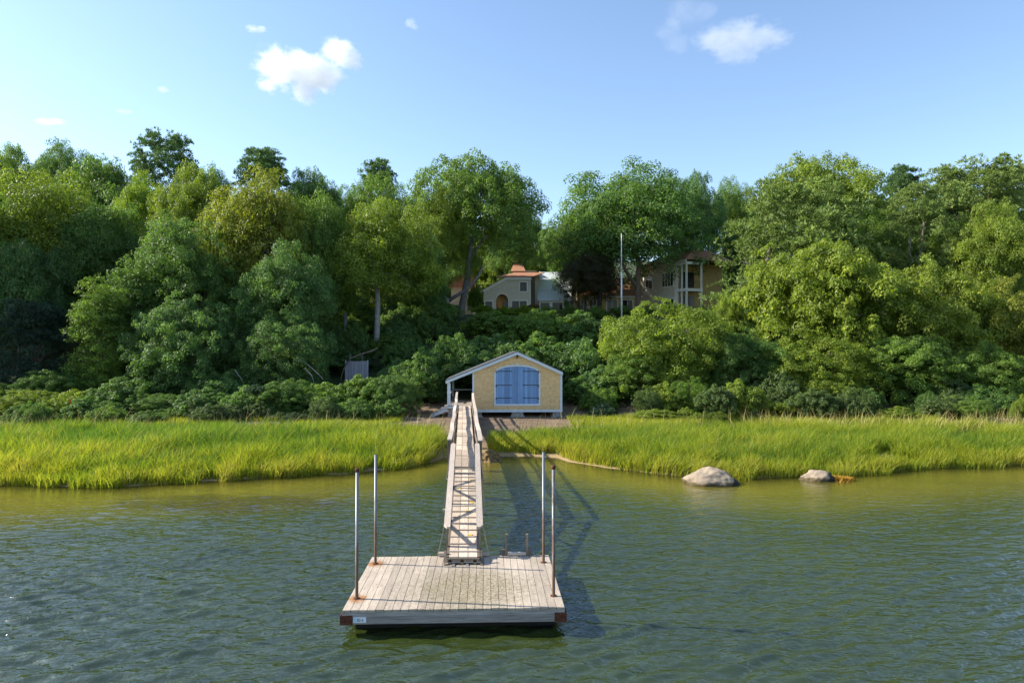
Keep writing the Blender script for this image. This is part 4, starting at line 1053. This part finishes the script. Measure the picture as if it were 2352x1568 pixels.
one('orange_ribbon', MB().tube([P(588, 940, 42.55), P(588, 930, 42.55)], .05, 8), M_ORANGE, 'orange ribbon tied round the white stemmed sapling', 'ribbon', None, P(588, 940, 42.55))
p = P(161, 921, 42.3)
mf = thing('marker_flag', 'bright orange marker flag in the sunlit bush at far left', 'marker flag', (p.x, p.y, p.z - .9))
part('flag', MB().prism([(p.x - .045, p.z - .17), (p.x + .06, p.z - .15), (p.x + .03, p.z + .17), (p.x + .02, p.z + .17)], p.y, p.y + .02), M_ORANGE, mf)
part('wire', MB().tube([(p.x + .02, p.y + .01, p.z - .9), (p.x + .02, p.y + .01, p.z - .14)], .008, 6), M_STEEL, mf)
M_YL = m_plain('yellow_leaf', (.75, .48, .03), .6, var=.3)
for y, sx in ((19.0, .16), (18.3, -.13), (17.75, -.16), (17.2, .19), (16.6, .08), (16.2, -.12), (15.1, .15)):
    c_ = ramp_at(y, sx, .004); a_ = rnd.uniform(0, 3)
    q_ = [(c_.x + math.cos(a_ + k_) * r_, c_.y + math.sin(a_ + k_) * r_ * 1.5) for k_, r_ in ((0, .05), (1.1, .028), (2.2, .034), (3.1, .055), (4.2, .03), (5.3, .036))]
    zz = c_.z
    mb = MB(); mb._add([(a, b, zz + (b - c_.y) * .124) for a, b in q_] + [(a, b, zz + .008 + (b - c_.y) * .124) for a, b in q_], [tuple(range(6)), tuple(range(11, 5, -1))] + [(i, (i + 1) % 6, (i + 1) % 6 + 6, i + 6) for i in range(6)])
    one('fallen_leaf', mb, M_YL, 'small yellow fallen leaf lying on the gangway boards', 'leaf', 'fallen leaves on the gangway', c_)
# seaweed by the small boulder
g = np.random.default_rng(91); n = 1500
x = XU(1925, 25.6) + g.normal(0, .2, n); y = 25.6 + g.normal(0, .14, n)
v = blades(x, y, g.uniform(.05, .16, n), .03, 2.5, 92, np.full(n, .0))
t = NT('yellow_weed'); M_WEED = t.done(t.pbr(t.mix(t.n('ShaderNodeAttribute', attribute_name='tint').outputs['Fac'], (.45, .26, .02), (.28, .14, .015)), .6))
o = link('rockweed', grass_mesh('rockweed', v, g.random(n), M_WEED)); o['kind'] = 'stuff'; o['label'] = 'yellow orange rockweed beside the small boulder'

# ------------------------------------------------------------------ flagpole
fpx, fpd = XU(1428, 75), 75.
fp = thing('flagpole', 'tall white flagpole with no flag in front of the dark oak', 'flagpole', (fpx, fpd, tz(fpx, fpd)))
M_WHITE = m_plain('white_paint', (.78, .78, .76), .5, var=.06)
part('mast', MB().tube([(fpx, fpd, tz(fpx, fpd) - .2), (fpx, fpd, ZV(625, fpd))], .085, 12).tube([(fpx, fpd, ZV(625, fpd)), (fpx, fpd, ZV(539, fpd))], [.07, .04], 12), M_WHITE, fp, True)
bm_ = MB().tube([(fpx, fpd, ZV(539, fpd)), (fpx, fpd, ZV(537.5, fpd)), (fpx, fpd, ZV(536, fpd))], [.03, .06, .02], 10); part('finial', bm_, M_WHITE, fp, True)

# ------------------------------------------------------------------ house on the hill
M_CLAP = m_plain('grey_beige_clapboard', (.68, .60, .47), .8, var=.12, scale=3)
M_HTRIM = m_plain('cream_trim', (.82, .77, .66), .6, var=.08)
M_HBROWN = m_plain('brown_shingle_wall', (.22, .15, .10), .85, var=.3, scale=9)
M_ORROOF = m_plain('terracotta_shingle', (.42, .20, .115), .85, var=.25, scale=3)
M_OCHRE = m_plain('ochre_wall', (.66, .46, .20), .7, var=.2, scale=3)
M_METAL = m_plain('grey_metal_roof', (.66, .71, .77), .5, var=.06)
M_ORDOOR = m_plain('orange_door', (.60, .25, .035), .5, var=.15)
M_GLASS = m_plain('dark_window_glass', (.025, .03, .03), .12, var=.4, scale=1.2, spec=.25)
M_FOUND = m_plain('house_foundation', (.2, .18, .15), .9)
HD = 85.0
def H3(X, Y): # zoom-3 coordinates -> u, v
    return (1250 + X / 4.704) / 1.2755, (720 + Y / 4.704) / 1.2755
def hx(X, d=HD): return XU(H3(X, 0)[0], d)
def hz(Y, d=HD): return ZV(H3(0, Y)[1], d)
HB = 8.9
house = thing('house', 'beige clapboard house with terracotta roofs and metal sunroom on the hill', 'house', (4, HD, HB))
def clap(poly_fn, z0, z1, y, holes, M=None, ex=.19):
    mb = MB(); mb.M = M; z = z0
    while z < z1 - .03:
        zm = z + ex / 2; a, b = poly_fn(zm); sp_ = [(a, b)]
        for (h0, h1, k0, k1) in holes:
            if k0 < zm < k1:
                ns_ = []
                for s0, s1 in sp_:
                    if h1 <= s0 or h0 >= s1: ns_.append((s0, s1)); continue
                    if h0 > s0: ns_.append((s0, h0))
                    if h1 < s1: ns_.append((h1, s1))
                sp_ = ns_
        for s0, s1 in sp_:
            if s1 - s0 > .02:
                mb.hexa([(s0, y - .045, z), (s1, y - .045, z), (s1, y, z), (s0, y, z), (s0, y - .012, z + ex), (s1, y - .012, z + ex), (s1, y, z + ex), (s0, y, z + ex)])
        z += ex
    return mb
def window(x0, x1, z0, z1, y, n=1, M=None, tw=.13, tm=None):
    tm = tm or M_HTRIM
    a = MB(); a.M = M
    a.box(x0, x1, y - .1, y + .02, z1 - tw, z1).box(x0, x1, y - .1, y + .02, z0, z0 + tw)
    a.box(x0, x0 + tw, y - .1, y + .02, z0 + tw, z1 - tw).box(x1 - tw, x1, y - .1, y + .02, z0 + tw, z1 - tw)
    wd = (x1 - x0 - 2 * tw) / n
    for i in range(1, n): a.box(x0 + tw + i * wd - .04, x0 + tw + i * wd + .04, y - .09, y + .02, z0 + tw, z1 - tw)
    f = part('window', a, tm, house)
    for i in range(n):
        b = MB(); b.M = M
        g0 = x0 + tw + i * wd + (.04 if i else 0); g1 = x0 + tw + (i + 1) * wd - (.04 if i < n - 1 else 0)
        b.box(g0, g1, y - .058, y - .048, z0 + tw, z1 - tw); part('pane', b, M_GLASS, f)
# left wing
wx0, wx1 = hx(782), hx(1430); wtop = hz(462); wl = hz(640); wk = hx(1100)
ax0, ax1, asp, atop = hx(952), hx(1128), hz(748), hz(660); acx = (ax0 + ax1) / 2; ar = (ax1 - ax0) / 2
arcL = [(acx - ar * math.cos(R(a)), asp + (atop - asp) * math.sin(R(a))) for a in range(0, 91, 9)]
arcR = [(acx + ar * math.cos(R(a)), asp + (atop - asp) * math.sin(R(a))) for a in range(0, 91, 9)]
zt_c = wl + (wtop - wl) * min(1, (acx - wx0) / (wk - wx0))
part('wall', MB().prism([(wx0, HB), (ax0, HB)] + arcL + [(acx, zt_c), (wx0, wl)], HD, HD + .3), M_CLAP, house)
part('wall', MB().prism([(wx1, HB), (ax1, HB)] + arcR + [(acx, zt_c), (wk, wtop), (wx1, wtop)], HD, HD + .3), M_CLAP, house)
def lw(z):
    a = wx0 if z < wl else wx0 + (z - wl) / (wtop - wl) * (wk - wx0); return a + .02, wx1 - .1
holes = [(ax0 - .02, ax1 + .02, HB, asp)]
for i in range(8):
    za = asp + (atop - asp) * i / 8; zb = asp + (atop - asp) * (i + 1) / 8
    hw = ar * math.sqrt(max(0, 1 - ((za + zb) / 2 - asp) ** 2 / (atop - asp) ** 2)) + .03
    holes.append((acx - hw, acx + hw, za, zb))
W1 = (hx(1272), hx(1395), hz(640), hz(488)); W2 = (hx(793), hx(920), hz(900), hz(752)); W3 = (hx(1163), hx(1395), hz(900), hz(746))
holes += [W1, W2, W3]
part('clapboard', clap(lw, HB, wtop, HD, holes), M_CLAP, house, stuff=True)
window(*W1, HD, 1); window(*W2, HD, 1); window(*W3, HD, 2)
part('corner_board', MB().box(wx1 - .1, wx1 + .03, HD - .06, HD + .31, HB, wtop), M_HTRIM, house)
part('rake_board', MB().prism([(wx0 - .5, wl - .33), (wk, wtop - .08), (wk, wtop + .28), (wx0 - .5, wl + .03)], HD - .25, HD - .1), M_HTRIM, house)
part('rake_board', MB().box(wk + .002, wx1 + .1, HD - .25, HD - .1, wtop - .08, wtop + .2), M_HTRIM, house)
part('roof', MB().prism([(wx0 - .5, wl + .03), (wk, wtop + .28), (wk, wtop + .36), (wx0 - .5, wl + .11)], HD - .28, HD + 7), M_ORROOF, house)
# hip roof rising to the back, right of the shed roof
rz = hz(368, 90)
part('roof', MB().hexa([(wk - 1.2, HD - .28, wtop + .21), (wx1 + .15, HD - .28, wtop + .21), (wx1 + 2.0, HD + 5, rz - .1), (wk + 1.0, HD + 5, rz - .1),
                        (wk - 1.2, HD - .28, wtop + .30), (wx1 + .15, HD - .28, wtop + .30), (wx1 + 2.0, HD + 5, rz), (wk + 1.0, HD + 5, rz)]), M_ORROOF, house)
part('wall', MB().box(wk + 1, wx1 + 1.0, HD + 5.3, HD + 9, HB, rz + .3), M_CLAP, house)
part('roof', MB().hexa([(wk + .5, HD + 5.1, rz + .1), (wx1 - .5, HD + 5.1, rz + .1), (wx1 - .9, HD + 9, rz + 1.6), (wk + .9, HD + 9, rz + 1.6),
                        (wk + .5, HD + 5.1, rz + .2), (wx1 - .5, HD + 5.1, rz + .2), (wx1 - .9, HD + 9, rz + 1.7), (wk + .9, HD + 9, rz + 1.7)]), M_ORROOF, house)
# arched porch recess
part('porch_wall', MB().box(ax0 - .3, ax1 + .3, HD + 1.6, HD + 1.7, HB, atop + .3), M_OCHRE, house)
part('porch_wall', MB().box(ax0 - .3, ax0 - .2, HD + .32, HD + 1.6, HB, atop + .3), M_OCHRE, house)
part('porch_wall', MB().box(ax1 + .2, ax1 + .3, HD + .32, HD + 1.6, HB, atop + .3), M_OCHRE, house)
part('door', MB().box(hx(975), hx(1037), HD + 1.2, HD + 1.26, HB, hz(754)), M_ORDOOR, house)
part('glass_door', MB().box(hx(1050), hx(1118), HD + 1.5, HD + 1.56, HB, hz(764)), M_GLASS, house)
mb = MB()
for arc in (arcL, arcR):
    for i in range(len(arc) - 1):
        (a, b), (c_, d_) = arc[i], arc[i + 1]
        mb.bar((a, HD - .05, b), (c_, HD - .05, d_), .12, .09, (0, 1, 0))
mb.box(ax0 - .06, ax0 + .03, HD - .1, HD + .0, HB, asp).box(ax1 - .03, ax1 + .06, HD - .1, HD + .0, HB, asp)
part('arch_trim', mb, M_HTRIM, house)
# receding side wall and tall chimney-like stack
sx1 = hx(1480, 90)
part('side_wall', MB().hexa([(wx1 + .03, HD + .31, HB), (wx1 + .13, HD + .31, HB), (sx1 + .3, HD + 5, HB), (sx1, HD + 5, HB), (wx1 + .03, HD + .31, wtop + .1), (wx1 + .13, HD + .31, wtop + .1), (sx1 + .3, HD + 5, rz - .2), (sx1, HD + 5, rz - .2)]), M_HBROWN, house)
ch0, ch1 = hx(1488, 89), hx(1535, 89)
part('chimney', MB().hexa([(ch0, 88.6, HB), (ch1, 88.6, HB), (ch1, 90.2, HB), (ch0, 90.2, HB), (ch0, 88.6, hz(395, 89)), (ch1, 88.6, hz(425, 89)), (ch1, 90.2, hz(425, 89)), (ch0, 90.2, hz(395, 89))]), M_HTRIM, house)
part('side_wall', MB().prism([(ch1, HB), (hx(1572, 90), HB), (hx(1572, 90), hz(440, 90)), (ch1, hz(405, 90))], 90, 90.4), M_CLAP, house)
# sunroom: sloping metal roof of four strips over glass
lo_y, hi_y = 86.0, 91.5
def sun_pt(f, side):
    y = lo_y + (hi_y - lo_y) * f; z = hz(738, lo_y) + (hz(365, hi_y) - hz(738, lo_y)) * f
    x = (hx(1535, lo_y), hx(1990, lo_y))[side] + ((hx(1568, hi_y), hx(2010, hi_y))[side] - (hx(1535, lo_y), hx(1990, lo_y))[side]) * f
    return Vector((x, y, z))
fs_ = [0, .29, .51, .72, 1.0]
for i in range(4):
    a, b, c_, d_ = sun_pt(fs_[i], 0), sun_pt(fs_[i], 1), sun_pt(fs_[i + 1] - .012, 1), sun_pt(fs_[i + 1] - .012, 0)
    up = Vector((0, -.03, .05 + .02 * (i % 2)))
    part('roof_panel', MB().hexa([a, b, c_, d_, a + up, b + up, c_ + up, d_ + up]), M_METAL, house)
part('roof_edge', MB().bar(sun_pt(0, 0) + Vector((-.08, 0, .02)), sun_pt(1, 0) + Vector((-.08, 0, .02)), .12, .2), M_HTRIM, house)
part('gutter', MB().box(hx(1535, lo_y) - .1, hx(1990, lo_y), lo_y - .15, lo_y - .01, hz(738, lo_y) - .18, hz(738, lo_y) - .02), M_METAL, house)
sz0, sz1 = HB, hz(748, lo_y) - .1
part('sunroom_wall', MB().box(hx(1550, lo_y), hx(1900, lo_y), lo_y + .35, lo_y + .4, sz0, sz1), M_OCHRE, house)
window(hx(1550, lo_y), hx(1715, lo_y), sz0 + .6, sz1 - .02, lo_y + .34, 1, tw=.18); window(hx(1716, lo_y), hx(1895, lo_y), sz0 + .6, sz1 - .02, lo_y + .34, 1, tw=.18)
# connecting wing
cxa, cxb, cyy = XU(1293, 88), XU(1475, 88), 88.
part('wall', MB().box(cxa, cxb, cyy, cyy + 5, HB, ZV(683, cyy)), M_OCHRE, house)
for u0, u1 in ((1296, 1320), (1332, 1350), (1352, 1372), (1392, 1420), (1428, 1455)):
    window(XU(u0, cyy), XU(u1, cyy), HB + .5, ZV(687, cyy), cyy, 2, tw=.14)
part('eave_board', MB().box(cxa, cxb, cyy - .3, cyy - .02, ZV(684, cyy), ZV(680, cyy)), M_HTRIM, house)
part('roof', MB().hexa([(cxa, cyy - .35, ZV(680, cyy) + .02), (cxb, cyy - .35, ZV(680, cyy) + .02), (cxb, cyy + 5, ZV(640, 93)), (cxa, cyy + 5, ZV(640, 93)),
                        (cxa, cyy - .35, ZV(680, cyy) + .12), (cxb, cyy - .35, ZV(680, cyy) + .12), (cxb, cyy + 5, ZV(640, 93) + .1), (cxa, cyy + 5, ZV(640, 93) + .1)]), M_ORROOF, house)
# two-storey right wing seen on its corner
e0 = Vector((17.2, 91.3, 0)); e1 = Vector((21.07, 82.2, 0)); ed = (e1 - e0).normalized(); en = Vector((ed.y, -ed.x, 0))
if en.x > 0 and False: en = -en
en = Vector((-abs(ed.y), -abs(ed.x), 0))                       # outward, towards the water
Mw = Matrix.Translation(e0) @ Matrix(((ed.x, -en.x, 0, 0), (ed.y, -en.y, 0, 0), (0, 0, 1, 0), (0, 0, 0, 1)))
Lw = (e1 - e0).length; Lm = 7.7; top = 15.9
def mbw(): m_ = MB(); m_.M = Mw; return m_
part('wall', mbw().box(0, Lm, .0, 7, HB, top), M_CLAP, house)
hl = [(1.2, 2.9, 12.9, 14.7), (4.9, 7.4, 12.95, 14.85), (4.9, 7.5, HB, 11.55)]
part('clapboard', clap(lambda z: (0, Lm - .15), HB, top - .1, 0, hl, Mw, .2), M_CLAP, house, stuff=True)
window(*hl[0], 0, 2, Mw); window(*hl[1], 0, 4, Mw); window(*hl[2], 0, 4, Mw)
part('corner_board', mbw().box(Lm - .16, Lm + .02, -.06, .12, HB, top), M_HTRIM, house)
part('eave_board', mbw().box(-.1, Lm + 2.3, -.22, -.062, top - .1, top + .12), M_HTRIM, house)
part('roof', mbw().hexa([(-.2, -.3, top + .13), (Lm + 2.4, -.3, top + .13), (Lm + 2.4, 7.3, top + .13), (-.2, 7.3, top + .13), (1.5, 2.4, top + 1.7), (Lm + .5, 2.4, top + 1.7), (Lm + .5, 4.6, top + 1.7), (1.5, 4.6, top + 1.7)]), M_ORROOF, house)
# balcony bay at the near corner
bz0 = 12.55
part('balcony_floor', mbw().box(Lm + .03, Lm + 2.2, -.05, 2.4, bz0 - .35, bz0), M_HTRIM, house)
part('bay_wall', mbw().box(Lm + .01, Lm + .2, .1, 7, HB, top - .05), M_OCHRE, house)
part('balcony_beam', mbw().box(Lm + .03, Lm + 2.2, -.05, .1, top - .45, top - .12).box(Lm + 2.05, Lm + 2.2, .102, 2.4, top - .45, top - .12), M_HTRIM, house)
for x_, y_ in ((Lm + .25, 0), (Lm + 1.15, 0), (Lm + 2.05, 0), (Lm + 2.05, 2.2)):
    part('column', mbw().box(x_ - .1, x_ + .1, y_ - .02, y_ + .17, bz0 + .002, top - .452), M_HTRIM, house)
    part('column', mbw().box(x_ - .1, x_ + .1, y_ - .02, y_ + .17, HB, bz0 - .352), M_HTRIM, house)
m_ = mbw()
for i in range(6):
    z = bz0 + .15 + i * .16
    m_.box(Lm + .36, Lm + 1.04, .05, .07, z, z + .03).box(Lm + 1.26, Lm + 1.94, .05, .07, z, z + .03).box(Lm + 2.04, Lm + 2.06, .2, 2.1, z, z + .03)
part('balcony_rail', m_, M_IRON, house)
m2 = mbw(); m2.box(Lm + .21, Lm + .25, .5, 1.4, bz0, bz0 + 2.2).box(Lm + .21, Lm + .25, 1.6, 2.6, bz0, bz0 + 2.2)
part('balcony_door', m2, M_GLASS, house)
m2 = mbw(); m2.box(Lm + .21, Lm + .25, .5, 2.6, HB + .4, bz0 - .7); part('glass_door', m2, M_GLASS, house)

# low garage and rear block glimpsed between the trunks
part('garage_wall', MB().box(XU(985, 90), XU(1034, 90), 90, 94, HB, ZV(694, 90)), M_CLAP, house)
part('garage_trim', MB().box(XU(1025, 90), XU(1033, 90), 89.9, 89.98, HB, ZV(695, 90)), M_HTRIM, house)
part('rear_wall', MB().box(XU(1036, 93), XU(1085, 93), 93, 99, HB, ZV(660, 93)), M_CLAP, house)
part('rear_roof', MB().prism([(XU(1030, 93), ZV(660, 93)), (XU(1090, 93), ZV(660, 93)), (XU(1085, 93), ZV(632, 93)), (XU(1050, 93), ZV(632, 93))], 92.6, 99), M_ORROOF, house)
